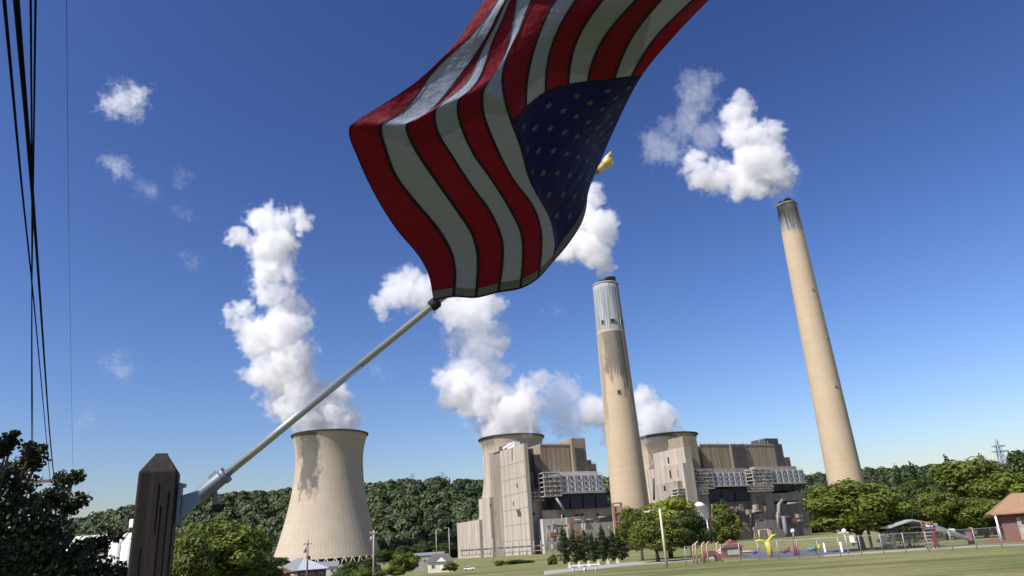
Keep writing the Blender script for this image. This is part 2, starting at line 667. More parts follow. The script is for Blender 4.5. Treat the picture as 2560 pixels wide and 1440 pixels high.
# wooded hillside: one mass nobody could count
rng = np.random.default_rng(5)
tmpl = []
for s in range(6):
    lum = [(0, 0, .62, .45, .45, .42)] + round_lumps(rng, .5, .5, 6, z0=.55)
    tmpl.append(leaf_cloud(lum, 170, .115, rng, out=.86, shell=(.85, 1.05), aspect=.8)[0])
VV = []
TN = []
cnt = 0
gap = rng.uniform(0, 1, 1)
for i in range(9000):
    if i < 6400:
        x, y = rng.uniform(-1050, 430), rng.uniform(925, 1345)
    else:
        x, y = rng.uniform(400, 1500), rng.uniform(1400, 1860)
    px_c = x / y
    if px_c < -.78 or px_c > .80:
        continue
    if -.02 < px_c < .05 and y < 1200:
        continue
    # two grassy clearings below the power lines
    if abs(x + 128 - (y - 1200) * .05) < 14 and 1190 < y < 1330:
        continue
    if abs(x + 185) < 10 and 1230 < y < 1300:
        continue
    h = rng.uniform(9, 29)
    wd = h * rng.uniform(.65, 1.15)
    a = rng.uniform(0, 6.28)
    tv = tmpl[rng.integers(6)]
    c_, s_ = math.cos(a), math.sin(a)
    W = np.stack([(tv[:, 0] * c_ - tv[:, 1] * s_) * wd + x, (tv[:, 0] * s_ + tv[:, 1] * c_) * wd + y, tv[:, 2] * h + hz(x, y) - .5], 1)
    VV.append(W)
    TN.append(np.full(len(W) // 4, np.clip(rng.normal(.5, .28), 0, 1), np.float32))
    cnt += 1
VV = np.concatenate(VV)
fme = mesh_np('forest', VV, np.arange(len(VV)).reshape(-1, 4), L_['forest'])
fme.attributes.new('tone', 'FLOAT', 'FACE').data.foreach_set('value', np.concatenate(TN))
fo = bpy.data.objects.new('forest', fme)
COL.objects.link(fo)
tag(fo, 'dense green wood covering the long hillside behind the towers', 'forest', kind='stuff')

# ------------------------------------------------------------------ cooling towers
def cooling_tower(px, py_rim, Y, label, stains):
    rimp = atY(px, py_rim, Y)
    x, y = rimp.x, Y
    z0 = hz(x, y) - .5
    Hh = rimp.z - z0
    RB, RT_, RR, ZT = 55.0, 35.5, 40.0, .80
    def rad(f):
        if f < ZT:
            k = math.sqrt((RB / RT_) ** 2 - 1)
            q = (ZT - f) / (ZT - .06)
        else:
            k = math.sqrt((RR / RT_) ** 2 - 1)
            q = (f - ZT) / (1 - ZT)
        return RT_ * math.sqrt(1 + (k * q) ** 2)
    t = empty('cooling_tower', (x, y, z0), label, 'cooling tower', 'concrete cooling towers')
    fs_ = [.06 + .94 * i / 44 for i in range(45)]
    prof = [(rad(f), f * Hh) for f in fs_]
    inner = [(r - .9, z) for r, z in reversed(prof)]
    m = concrete_shaft('tower_concrete', TAN, Hh, stains, courses=Hh / 40)
    MB().lathe((x, y, z0), prof + inner, 120).build('shell', m, t)
    # vertical ribs down the shell
    rb = MB()
    for k in range(96):
        a = 2 * math.pi * k / 96
        u, v = Vector((math.cos(a), math.sin(a), 0)), Vector((-math.sin(a), math.cos(a), 0))
        P = []
        ff = [.06 + .94 * i / 22 for i in range(23)]
        for f in ff:
            r = rad(f)
            c = Vector((x, y, z0 + f * Hh))
            P += [c + u * (r - .1) - v * .22, c + u * (r + .10) - v * .13, c + u * (r + .10) + v * .13, c + u * (r - .1) + v * .22]
        fc = []
        for i in range(22):
            for q in range(3):
                fc.append((i * 4 + q, i * 4 + q + 1, (i + 1) * 4 + q + 1, (i + 1) * 4 + q))
        rb.add(P, fc)
    o = rb.build('shell_ribs', m, t)
    o['kind'] = 'stuff'
    r = rad(1)
    MB().lathe((x, y, z0 + Hh), [(r - 1.2, -1.1), (r + 1.3, -1.1), (r + 1.5, .2), (r - 1.2, .2), (r - 1.2, -1.1)], 120).build('rim', M_['rim'], t)
    # raking columns under the shell
    lg = MB()
    for k in range(40):
        for s in (-1, 1):
            a0, a1 = 2 * math.pi * k / 40, 2 * math.pi * (k + s * .5) / 40
            lg.tube([(x + math.cos(a0) * (RB + 2.5), y + math.sin(a0) * (RB + 2.5), z0), (x + math.cos(a1) * RB, y + math.sin(a1) * RB, z0 + .065 * Hh)], .5, 6)
    o = lg.build('support_columns', m, t)
    o['kind'] = 'stuff'
    MB().lathe((x, y, z0), [(RB + 5, 0), (RB + 5, 1.6), (RB + 3.6, 1.6), (RB + 3.6, 0)], 64).build('basin_wall', M_['wallG'], t)
    return t


# stain angle is measured from the side facing the camera, positive to the right
tw1 = cooling_tower(825, 1088, 800, 'tan ribbed cooling tower with dark stain, standing clear of the buildings', [(-.36, .44, 58, 134, .92), (-.75, .25, 98, 134, .5)])
tw2 = cooling_tower(1278, 1096, 915, 'cooling tower half hidden behind the pale boiler building', [(-.9, .5, 118, 140, .6)])
tw3 = cooling_tower(1667, 1091, 995, 'sooty cooling tower rim behind the tall window-banded chimney', [(-.45, .85, 55, 145, .9), (1.2, .6, 100, 145, .7)])


# ------------------------------------------------------------------ chimneys
def chimney(pt, pb, Y, rt, rbm, label, band, stains, soot, flues, holes):
    top = atY(*pt, Y)
    b = atY(*pb, Y)
    f = (b.z + 1.5) / (b.z - top.z)
    bx = b.x
    z0 = hz(bx, Y) - .3
    Hh = top.z - z0
    # keep it plumb: mean of the two sightings
    x = (top.x + bx) / 2
    t = empty('smokestack', (x, Y, z0), label, 'smokestack', 'tall concrete smokestacks')
    N = 40
    pr = [(rbm + (rt - rbm) * (i / N), Hh * i / N) for i in range(N + 1)]
    inner = [(rt - .8, Hh), (rt - .8, Hh - 12)]
    m = concrete_shaft('stack_concrete', (.41, .328, .222), Hh, stains, band=(Hh * band[0], band[1]), soot=soot and (Hh * soot[0], Hh * soot[1]), courses=2.6)
    MB().lathe((x, Y, z0), pr + inner, 72).build('shaft', m, t)
    MB().lathe((x, Y, z0 + Hh), [(rt - .9, -.6), (rt + .25, -.6), (rt + .25, .5), (rt - .9, .5), (rt - .9, -.6)], 72).build('cap_ring', M_['wallG'], t)
    MB().lathe((x, Y, z0 + Hh - 1.2), [(0.01, 0), (rt - .85, 0)], 40).build('cap_slab', M_['rim'], t)
    for dx, dy, r, h in flues:
        MB().lathe((x + dx * rt, Y + dy * rt, z0 + Hh - 1.1), [(r * rt, 0), (r * rt, h + 1.1), (r * rt * .86, h + 1.1), (r * rt * .86, 0)], 28).build('flue', M_['flue'], t)
    for ang, zf, wd, hh in holes:
        zz = Hh * zf
        r = rbm + (rt - rbm) * zf
        u = Vector((math.sin(ang), -math.cos(ang), 0))
        v = Vector((math.cos(ang), math.sin(ang), 0))
        c = Vector((x, Y, z0 + zz)) + u * (r - .2)
        MB().box(c, (wd, 1.0, hh), (v, u, Vector((0, 0, 1)))).build('window', M_['flue'], t)
        fr = MB()
        for sx_, sz_, lw, lh in ((0, .5, wd + .5, .25), (0, -.5, wd + .5, .25), (.5, 0, .25, hh - .3), (-.5, 0, .25, hh - .3)):
            fr.box(c + v * sx_ * (wd + .25) + Vector((0, 0, sz_ * (hh + .2))) + u * .2, (lw, 1.0, lh), (v, u, Vector((0, 0, 1))))
        fr.build('window_frame', M_['wallG'], t)
    # ladder up the shaft
    ld = MB()
    ang = .75
    u = Vector((math.sin(ang), -math.cos(ang), 0))
    v = Vector((math.cos(ang), math.sin(ang), 0))
    for s in (-.3, .3):
        ld.tube([Vector((x, Y, z0 + 4)) + u * (rbm + .25) + v * s, Vector((x, Y, z0 + Hh)) + u * (rt + .25) + v * s], .06, 4)
    ld.build('ladder', M_['steel'], t)
    return t


chimney((1516, 714), (1573, 1262), 480, 8.9, 12.4, 'thick concrete smokestack with white top band and three square openings', (.805, (.33, .35, .365)), [(-.1, 1.0, 100, 139, .8), (.55, .5, 88, 139, .9), (-1.1, .3, 60, 139, .4)], None, [(-.15, -.2, .34, 3.0), (.42, .0, .45, 5.4)], [(-.62, .835, 1.6, 2.6), (.1, .835, 3.0, 2.2), (.85, .835, 2.0, 3.2), (-.05, .555, 1.6, 2.2)])
chimney((1968, 514), (2112, 1200), 560, 8.2, 13.2, 'taller sooty-topped concrete smokestack rising behind the big round tree', (.905, (.36, .365, .365)), [(.2, 1.2, 232, 262, .5)], (.90, .965), [(-.5, -.2, .36, 2.6), (.08, -.3, .36, 4.6), (.58, .1, .34, 4.0)], [(.25, .70, 1.0, 1.6), (.6, .55, .8, .8), (.3, .40, 1.6, .9)])

# ------------------------------------------------------------------ boiler houses
ROT = math.radians(27)
E1 = Vector((math.cos(ROT), math.sin(ROT), 0))     # along the shaded front, to the right and back
E2 = Vector((-math.sin(ROT), math.cos(ROT), 0))    # along the sunlit side, to the left and back
EZ = Vector((0, 0, 1))
NR = -E2                                           # outward normal of shaded front
NL = -E1                                           # outward normal of sunlit side


class Plant:
    def __init__(s, corner, Y, label):
        s.c = atY(*corner, Y)
        s.c.z = 0
        s.gz = hz(s.c.x, s.c.y) - .5
        base = s.c.copy(); base.z = s.gz
        s.t = empty('boiler_house', base, label, 'power station', 'boiler houses of the power station')

    def a_of(s, px, py, off):
        p = onplane(px, py, s.c + NR * off, NR)
        return (p - s.c).dot(E1), p.z

    def b_of(s, px, py, off):
        p = onplane(px, py, s.c + NL * off, NL)
        return (p - s.c).dot(E2), p.z

    def front(s, name, x0, x1, yt, yb, off, depth, m, mb=None, xm=None):
        """block whose shaded front spans image x0..x1 and rows yt..yb; off metres in front of the corner plane"""
        a0, zt = s.a_of(x0, yt, off)
        a1, zt2 = s.a_of(x1, yt, off)
        zt = (zt + zt2) / 2
        zb = s.gz if yb is None else s.a_of((x0 + x1) / 2, yb, off)[1]
        o = mb or MB()
        b0, b1 = -off, -off + depth
        c = s.c + E1 * ((a0 + a1) / 2) + E2 * ((b0 + b1) / 2)
        c.z = (zt + zb) / 2
        o.box(c, (a1 - a0, depth, zt - zb), (E1, E2, EZ))
        return o if mb else o.build(name, m, s.t)

    def side(s, name, x0, x1, yt, yb, off, depth, m, mb=None, ytop_x=None):
        """block whose sunlit side spans image columns x0 (far) .. x1 (near)"""
        b1, z1 = s.b_of(x0, yt, off)
        b0, z0 = s.b_of(x1, yt if ytop_x is None else ytop_x, off)
        zt = (z0 + z1) / 2
        zb = s.gz if yb is None else s.b_of((x0 + x1) / 2, yb, off)[1]
        o = mb or MB()
        c = s.c + E2 * ((b0 + b1) / 2) + E1 * (-off + depth / 2)
        c.z = (zt + zb) / 2
        o.box(c, (depth, abs(b1 - b0), zt - zb), (E1, E2, EZ))
        return o if mb else o.build(name, m, s.t)

    def stair(s, x0, x1, yt, yb, off, depth, levels, bays):
        """open steel stair / walkway tower"""
        a0, zt = s.a_of(x0, yt, off)
        a1, _ = s.a_of(x1, yt, off)
        zb = s.a_of((x0 + x1) / 2, yb, off)[1]
        o = MB()

        def P(a, d, z):
            q = s.c + E1 * a + NR * (off - d)
            q.z = z
            return q
        for i in range(bays + 1):
            a = a0 + (a1 - a0) * i / bays
            for d in (0, depth):
                o.box(P(a, d, (zt + zb) / 2), (.5, .5, zt - zb), (E1, E2, EZ))
        for l in range(levels + 1):
            z = zb + (zt - zb) * l / levels
            o.box(P((a0 + a1) / 2, depth / 2, z), (a1 - a0 + 1.2, depth + 1.2, .45), (E1, E2, EZ))
            o.box(P((a0 + a1) / 2, -.6, z + 1.2), (a1 - a0 + 1.2, .12, .12), (E1, E2, EZ))
            o.box(P((a0 + a1) / 2, -.6, z + .65), (a1 - a0 + 1.2, .10, .10), (E1, E2, EZ))
            if l < levels:
                z2 = zb + (zt - zb) * (l + 1) / levels
                for i in range(bays):
                    aa, ab = a0 + (a1 - a0) * i / bays, a0 + (a1 - a0) * (i + 1) / bays
                    if (i + l) % 2:
                        aa, ab = ab, aa
                    o.tube([P(aa, 0, z), P(ab, 0, z2)], .22, 5)
        return o.build('stair_tower', M_['offwhite'], s.t)

    def casing(s, x0, x1, yt, yb, off, depth, cols, rows):
        """precipitator casing with stiffener ribs and a grid of bolt plates"""
        o = s.front('precipitator_casing', x0, x1, yt, yb, off, depth, M_['precip'])
        a0, zt = s.a_of(x0, yt, off)
        a1, _ = s.a_of(x1, yt, off)
        zb = s.a_of((x0 + x1) / 2, yb, off)[1]

        def P(a, d, z):
            q = s.c + E1 * a + NR * (off + d)
            q.z = z
            return q
        for i in range(cols):
            a = a0 + (a1 - a0) * (i + .5) / cols
            for j in range(rows):
                z = zb + (zt - zb) * (j + .5) / rows
                q = MB().box(P(a, .25, z), (1.3, .7, 1.5), (E1, E2, EZ)).build('hatch', M_['dark'], s.t)
            am = a0 + (a1 - a0) * i / cols
            MB().box(P(am, .15, (zt + zb) / 2), (.35, .5, zt - zb - .1), (E1, E2, EZ)).build('stiffener', M_['precip'], s.t)
        MB().box(P((a0 + a1) / 2, .5, zb - .6), (a1 - a0 + 2, 1.8, .5), (E1, E2, EZ)).build('walkway', M_['offwhite'], s.t)
        # parapet rail on the roof
        rl = MB()
        for i in range(cols * 2 + 1):
            a = a0 + (a1 - a0) * i / (cols * 2)
            rl.box(P(a, -.3, zt + .6), (.12, .12, 1.2), (E1, E2, EZ))
        rl.box(P((a0 + a1) / 2, -.3, zt + 1.25), (a1 - a0, .14, .14), (E1, E2, EZ))
        rl.build('handrail', M_['steel'], s.t)
        return o

    def hoppers(s, x0, x1, yt, yb, off, depth, n):
        a0, zt = s.a_of(x0, yt, off)
        a1, _ = s.a_of(x1, yt, off)
        zb = s.a_of((x0 + x1) / 2, yb, off)[1]
        for i in range(n):
            aa, ab = a0 + (a1 - a0) * i / n + .15, a0 + (a1 - a0) * (i + 1) / n - .15
            m_ = (aa + ab) / 2
            hw = (ab - aa) * .42
            P = []
            for (l, r, d0, d1, z) in ((m_ - hw, m_ + hw, depth * .08, depth * .9, zb), (aa, ab, 0, depth, zt)):
                for a, d in ((l, d0), (r, d0), (r, d1), (l, d1)):
                    q = s.c + E1 * a + NR * (off - d)
                    q.z = z
                    P.append(q)
            MB().hexa(P).build('hopper', M_['navy'], s.t)

    def panels(s, x0, x1, yt, yb, off, n, side=False, wd=.14, m=None):
        """proud vertical cladding seams on a face"""
        for i in range(1, n):
            px = x0 + (x1 - x0) * i / n
            if side:
                b, zt = s.b_of(px, yt, off)
                zb = s.gz if yb is None else s.b_of(px, yb, off)[1]
                c = s.c + E2 * b + NL * (off + .08)
                c.z = (zt + zb) / 2
                MB().box(c, (.3, wd, zt - zb - 1), (E1, E2, EZ)).build('cladding_seam', m or M_['wallL'], s.t)
            else:
                a, zt = s.a_of(px, yt, off)
                zb = s.gz if yb is None else s.a_of(px, yb, off)[1]
                c = s.c + E1 * a + NR * (off + .08)
                c.z = (zt + zb) / 2
                MB().box(c, (wd, .3, zt - zb - 1), (E1, E2, EZ)).build('cladding_seam', m or M_['wallB'], s.t)

    def spot(s, name, px, py, wd, hh, off, m, side=False, dep=.6):
        if side:
            b, z = s.b_of(px, py, off)
            c = s.c + E2 * b + NL * off
            c.z = z
            MB().box(c, (dep, wd, hh), (E1, E2, EZ)).build(name, m, s.t)
        else:
            a, z = s.a_of(px, py, off)
            c = s.c + E1 * a + NR * off
            c.z = z
            MB().box(c, (wd, dep, hh), (E1, E2, EZ)).build(name, m, s.t)

    def pipe(s, pts, off, r, name='pipe', m=None):
        P = []
        for px, py in pts:
            P.append(onplane(px, py, s.c + NR * off, NR))
        MB().tube(P, r, 7).build(name, m or M_['steel'], s.t)


# --- first boiler house (pale side wall, in front of the middle cooling tower)
p1 = Plant((1310, 1390), 560, 'pale boiler house with a tall windowless side wall, left of the thick smokestack')
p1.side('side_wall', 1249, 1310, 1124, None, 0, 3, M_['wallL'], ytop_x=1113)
p1.side('recessed_wall', 1222, 1249.5, 1129, None, -5, 20, M_['wallD'])  # shade of the recess put into a darker cladding colour
p1.side('step_wall', 1196, 1224, 1246, None, -1.5, 30, M_['wallL'])
p1.side('low_wing', 1142, 1198, 1304, None, 1.2, 40, M_['wallL'])
p1.side('upper_wall', 1206, 1226, 1135, None, -7, 20, M_['wallL'])
p1.panels(1249, 1310, 1124, None, 0, 6, side=True)
p1.panels(1142, 1197, 1306, None, 1.2, 5, side=True)
p1.front('corner_bay', 1310, 1318, 1114, 1258, .3, 8, M_['wallL'])
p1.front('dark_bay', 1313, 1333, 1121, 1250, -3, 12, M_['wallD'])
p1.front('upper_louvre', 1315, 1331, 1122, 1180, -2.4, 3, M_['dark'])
p1.front('dark_strip', 1334, 1351, 1136, 1216, -1, 6, M_['dark'])  # narrow dark vertical strip
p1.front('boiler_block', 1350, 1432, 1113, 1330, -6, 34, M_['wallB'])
p1.front('roof_edge', 1350, 1432, 1110, 1113.5, -5.6, 30, M_['wallG'])
p1.panels(1350, 1432, 1115, 1180, -6, 7)
p1.front('lift_shaft', 1428, 1462, 1096, 1330, -3, 20, M_['wallB'])
p1.front('upper_louvre', 1437, 1459, 1120, 1176, -2.2, 3, M_['dark'])
p1.front('roof_step', 1463, 1490, 1160, 1330, -7, 22, M_['wallB'])
p1.front('roof_step', 1462, 1478, 1150, 1164, -8, 14, M_['wallB'])
p1.front('duct_roof', 1362, 1494, 1179, 1192, 4, 14, M_['offwhite'])
p1.casing(1400, 1506, 1187, 1230, 14, 20, 6, 3)
p1.stair(1358, 1398, 1182, 1240, 15, 8, 5, 3)
p1.stair(1318, 1357, 1232, 1252, 6, 8, 2, 4)
p1.hoppers(1392, 1520, 1236, 1270, 13, 16, 4)
p1.front('lower_wall', 1316, 1349, 1253, None, 3, 14, M_['wallL'])
p1.front('dark_slot', 1347, 1356, 1256, None, 2.4, 8, M_['wallD'])  # narrow strip of darker cladding between the lower walls
p1.front('lower_wall', 1355, 1533, 1272, None, 6, 16, M_['wallL'])
p1.front('annex', 1356, 1414, 1296, None, 14, 8, M_['offwhite'])
p1.front('annex', 1417, 1460, 1292, None, 16, 8, M_['wallG'])
p1.front('annex', 1463, 1540, 1306, None, 22, 10, M_['wallL'])
for i in range(5):
    p1.spot('window', 1502 + i * 7.5, 1296, 1.9, 4.2, 6.1, M_['glass'])
for (x_, y_) in ((1408, 1290), (1442, 1288), (1455, 1287), (1494, 1286)):
    p1.spot('vent', x_, y_, 2.6, 1.8, 6.1, M_['dark'])
for (x_, y_, a_, b_) in ((1293, 1214, 1.2, 3.0), (1284, 1259, 1.2, 3.0), (1226, 1264, 1.2, 2.6)):
    p1.spot('window', x_, y_, a_, b_, .05, M_['glass'], side=True)
for (x_, y_) in ((1296, 1276), (1298, 1282), (1299, 1288)):
    p1.spot('louvre', x_, y_, 6.0, 1.3, .05, M_['dark'], side=True)
for (x_, y_) in ((1325, 1286), (1334, 1285)):
    p1.spot('vent', x_, y_, 2.2, 2.2, 3.05, M_['dark'])
# steel racks and pipes at the foot
for k in range(3):
    p1.pipe([(1366, 1318 + k * 16), (1395, 1317 + k * 16), (1410, 1316 + k * 16)], 18, .35)
for k in range(4):
    p1.pipe([(1366 + k * 14, 1312), (1368 + k * 14, 1376)], 18.4, .35)
p1.pipe([(1390, 1245), (1402, 1262), (1410, 1276)], 15, .9)
p1.pipe([(1366, 1316), (1420, 1314), (1440, 1305), (1452, 1306)], 24, .5, m=M_['dark'])
p1.front('pipe_bridge', 1150, 1360, 1368, 1372, 20, 3, M_['steel'])
for i in range(12):
    p1.pipe([(1154 + i * 18, 1352), (1155 + i * 18, 1388)], 20.5, .3)
p1.front('pipe_bridge', 1150, 1360, 1381, 1383.5, 24, 3, M_['offwhite'])
rr = random.Random(9)
for i in range(16):
    p1.spot('equipment_box', rr.uniform(1362, 1535), rr.uniform(1300, 1372), rr.uniform(1.5, 5), rr.uniform(1, 4), rr.uniform(23, 27), rr.choice([M_['wallD'], M_['wallG'], M_['dark'], M_['rust'], M_['wallB']]), dep=3)
for i in range(16):
    x_, y_ = rr.uniform(1360, 1520), rr.uniform(1276, 1360)
    p1.pipe([(x_, y_), (x_ + rr.uniform(8, 30), y_ - 1)] if i % 2 else [(x_, y_), (x_ + .6, y_ + rr.uniform(12, 40))], rr.uniform(17, 25), rr.uniform(.3, .8), m=rr.choice([M_['steel'], M_['wallG'], M_['rust'], M_['dark']]))
for k in range(1, 7):
    bm_ = MB()
    b0_, z_ = p1.b_of(1310, 1113, 0)
    b1_, _ = p1.b_of(1249, 1124, 0)
    q = p1.c + E2 * ((b0_ + b1_) / 2) + NL * .05
    q.z = p1.gz + (z_ - p1.gz) * k / 7
    bm_.box(q, (.3, abs(b1_ - b0_) - .4, .22), (E1, E2, EZ)).build('cladding_joint', M_['wallG'], p1.t)
for k, (x0_, x1_, y_, of_) in enumerate(((1352, 1430, 1110, -6), (1430, 1460, 1096, -3.4), (1466, 1489, 1160, -7.2))):
    a0_, z_ = p1.a_of(x0_, y_, of_)
    a1_, _ = p1.a_of(x1_, y_, of_)
    rl = MB()
    for i in range(13):
        q = p1.c + E1 * (a0_ + (a1_ - a0_) * i / 12) + NR * (of_ - .3)
        q.z = z_ + .6
        rl.box(q, (.12, .12, 1.3), (E1, E2, EZ))
    q = p1.c + E1 * ((a0_ + a1_) / 2) + NR * (of_ - .3)
    q.z = z_ + 1.2
    rl.box(q, (a1_ - a0_, .14, .14), (E1, E2, EZ))
    rl.build('handrail', M_['steel'], p1.t)
# roof kit on the side wall
p1.side('roof_house', 1231, 1247, 1119, 1131, -4, 8, M_['wallG'])
p1.side('roof_vent', 1268, 1285, 1107, 1120, -3, 5, M_['white'])
p1.pipe([(1258, 1122), (1274, 1114), (1282, 1108)], -8, .9, m=M_['white'])
# --- second boiler house
p2 = Plant((1733, 1390), 610, 'larger dirty boiler house between the two smokestacks')
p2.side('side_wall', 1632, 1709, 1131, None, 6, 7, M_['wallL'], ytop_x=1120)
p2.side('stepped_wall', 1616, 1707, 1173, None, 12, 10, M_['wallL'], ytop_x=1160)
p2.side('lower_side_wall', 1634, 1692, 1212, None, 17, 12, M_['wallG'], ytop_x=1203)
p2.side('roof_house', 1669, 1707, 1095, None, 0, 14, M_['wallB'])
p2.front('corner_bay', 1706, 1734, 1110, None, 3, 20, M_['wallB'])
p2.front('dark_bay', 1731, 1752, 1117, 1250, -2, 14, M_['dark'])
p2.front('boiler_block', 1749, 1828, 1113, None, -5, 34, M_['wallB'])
p2.front('louvre_bay', 1825, 1862, 1110, 1330, -3.5, 30, M_['wallD'])
p2.front('upper_louvre', 1829, 1842, 1113, 1166, -2.6, 3, M_['dark'])
p2.front('upper_louvre', 1846, 1859, 1113, 1166, -2.6, 3, M_['dark'])
p2.front('boiler_block', 1862, 1936, 1112, None, -5, 34, M_['wallB'])
p2.front('dark_shaft', 1912, 1944, 1096, 1130, -10, 18, M_['dark'])
p2.front('dark_shaft', 1934, 1954, 1110, 1200, -4, 24, M_['dark'])
p2.front('roof_step', 1954, 1974, 1143, None, -7, 20, M_['wallG'])
p2.front('roof_edge', 1749, 1936, 1110, 1113.4, -4.6, 30, M_['wallG'])
p2.panels(1749, 1826, 1115, 1172, -5, 7)
p2.panels(1863, 1934, 1115, 1168, -5, 6)
p2.front('duct_roof', 1745, 1868, 1171, 1184, 4, 14, M_['wallG'])
p2.front('duct_roof', 1885, 1990, 1166, 1178, 3, 14, M_['wallG'])
p2.casing(1779, 1862, 1181, 1214, 14, 18, 6, 3)
p2.casing(1926, 2008, 1175, 1207, 12, 18, 6, 3)
p2.stair(1734, 1778, 1176, 1222, 15, 8, 5, 3)
p2.stair(1879, 1925, 1174, 1218, 13, 8, 5, 3)
p2.stair(1694, 1768, 1222, 1236, 16, 8, 2, 7)
p2.stair(1868, 1930, 1216, 1228, 14, 8, 2, 6)
p2.hoppers(1768, 1870, 1224, 1252, 13, 14, 3)
p2.hoppers(1932, 2005, 1213, 1226, 11, 14, 3)
p2.front('lower_wall', 1692, 1770, 1236, None, 12, 14, M_['wallG'])
p2.front('lower_wall', 1768, 1878, 1254, None, 8, 14, M_['wallD'])
p2.front('lower_wall', 1876, 1930, 1230, None, 10, 14, M_['wallG'])
p2.front('lower_wall', 1928, 2012, 1232, 1252, 8, 14, M_['wallG'])
p2.front('lower_wall', 1928, 2016, 1258, None, 6, 14, M_['wallD'])
p2.front('annex', 1836, 1876, 1306, None, 20, 8, M_['wallB'])
p2.front('annex', 1884, 1924, 1316, None, 22, 8, M_['wallG'])
p2.front('annex', 1926, 1996, 1322, None, 24, 8, M_['wallG'])
rr = random.Random(4)
for (x_, y_, w_, h_) in ((1897, 1252, 3, 8), (1908, 1250, 3, 8), (1897, 1268, 3, 5), (1662, 1221, 1.5, 4), (1676, 1186, 1.2, 6), (1671, 1151, 1.2, 5)):
    p2.spot('window', x_, y_, w_, h_, 10.1 if x_ > 1800 else 12.1, M_['glass'])
for i in range(26):
    x_, y_ = rr.uniform(1780, 2000), rr.uniform(1262, 1330)
    p2.spot('equipment_box', x_, y_, rr.uniform(1.5, 6), rr.uniform(1, 4), rr.uniform(14, 22), rr.choice([M_['wallD'], M_['wallG'], M_['dark'], M_['rust'], M_['wallB']]), dep=4)
for i in range(20):
    x_, y_ = rr.uniform(1780, 1985), rr.uniform(1258, 1320)
    if i % 2:
        p2.pipe([(x_, y_), (x_ + rr.uniform(10, 34), y_ - 1)], rr.uniform(18, 24), rr.uniform(.35, 1.0), m=rr.choice([M_['steel'], M_['wallG'], M_['rust']]))
    else:
        p2.pipe([(x_, y_), (x_ + 1, y_ + rr.uniform(14, 46))], rr.uniform(18, 24), rr.uniform(.3, .9), m=rr.choice([M_['steel'], M_['wallG'], M_['rust']]))
p2.pipe([(1956, 1250), (1947, 1262), (1947, 1330)], 20, 1.6, m=M_['wallD'])
p2.pipe([(1958, 1290), (1965, 1335)], 26, 1.5, m=M_['white'])
p2.pipe([(1634, 1196), (1635, 1250)], 19, .8, m=M_['dark'])
for i in range(9):
    a_, z_ = p2.a_of(1752 + i * 21, 1110, -8)
    q = p2.c + E1 * a_ + NR * -8
    MB().tube([(q.x, q.y, z_ - .6), (q.x, q.y, z_ + rr.uniform(1.5, 5))], .25, 5).build('roof_vent', M_['steel'], p2.t)
# --- white hopper silo in front of it
c = atY(1752, 1292, 572)
s_ = empty('ash_silo', (c.x, 572, hz(c.x, 572)), 'white round silo with a shallow cone roof and tapered foot', 'silo')
zt, zb = atY(1752, 1266, 572).z, atY(1752, 1294, 572).z
MB().lathe((c.x, 572, 0), [(2.6, zb - 4), (6.2, zb), (6.2, zt), (6.5, zt), (1.2, zt + 3.2), (.01, zt + 3.3)], 28).build('tank', M_['white'], s_)
for k in range(4):
    a = k * 1.571 + .6
    MB().tube([(c.x + math.cos(a) * 5.4, 572 + math.sin(a) * 5.4, hz(c.x, 572)), (c.x + math.cos(a) * 5.4, 572 + math.sin(a) * 5.4, zb + .3)], .4, 6).build('leg', M_['white'], s_)
MB().tube([(c.x - 7.2, 570, zb - 6), (c.x - 7.2, 570, zt + .5)], 1.2, 8).build('riser_pipe', M_['white'], s_)
# brick-red lift base at the foot of the thick smokestack
c = atY(1544, 1275, 462)
z0 = hz(c.x, 462)
s_ = empty('duct_house', (c.x, 462, z0), 'rust-red steel frame house at the foot of the thick smokestack', 'shed')
zt = atY(1544, 1257, 462).z
for i in (-1, 1):
    for j in (-1, 1):
        MB().box((c.x + i * 2.5, 462 + j * 2.5, (z0 + zt) / 2), (.7, .7, zt - z0)).build('post', M_['rust'], s_)
for k in range(5):
    MB().box((c.x, 462, z0 + (zt - z0) * (k + 1) / 5 - .2), (5.6, 5.6, .5)).build('floor_frame', M_['rust'], s_)
MB().box((c.x, 462.2, (z0 + zt) / 2 - 1), (4.0, 4.0, zt - z0 - 2)).build('core', M_['wallD'], s_)


# ------------------------------------------------------------------ steam and clouds: real scattering vapour inside puffy closed shells
def vapour(name, dens):
    m = bpy.data.materials.new(name)
    m.use_nodes = True
    t = m.node_tree
    t.nodes.clear()
    out = NN(t, 'ShaderNodeOutputMaterial')
    pv = NN(t, 'ShaderNodeVolumePrincipled')
    pv.inputs['Color'].default_value = (.985, .985, .985, 1)
    pv.inputs['Density'].default_value = dens
    pv.inputs['Anisotropy'].default_value = .25
    t.links.new(pv.outputs[0], out.inputs['Volume'])
    m.cycles.homogeneous_volume = True
    return m


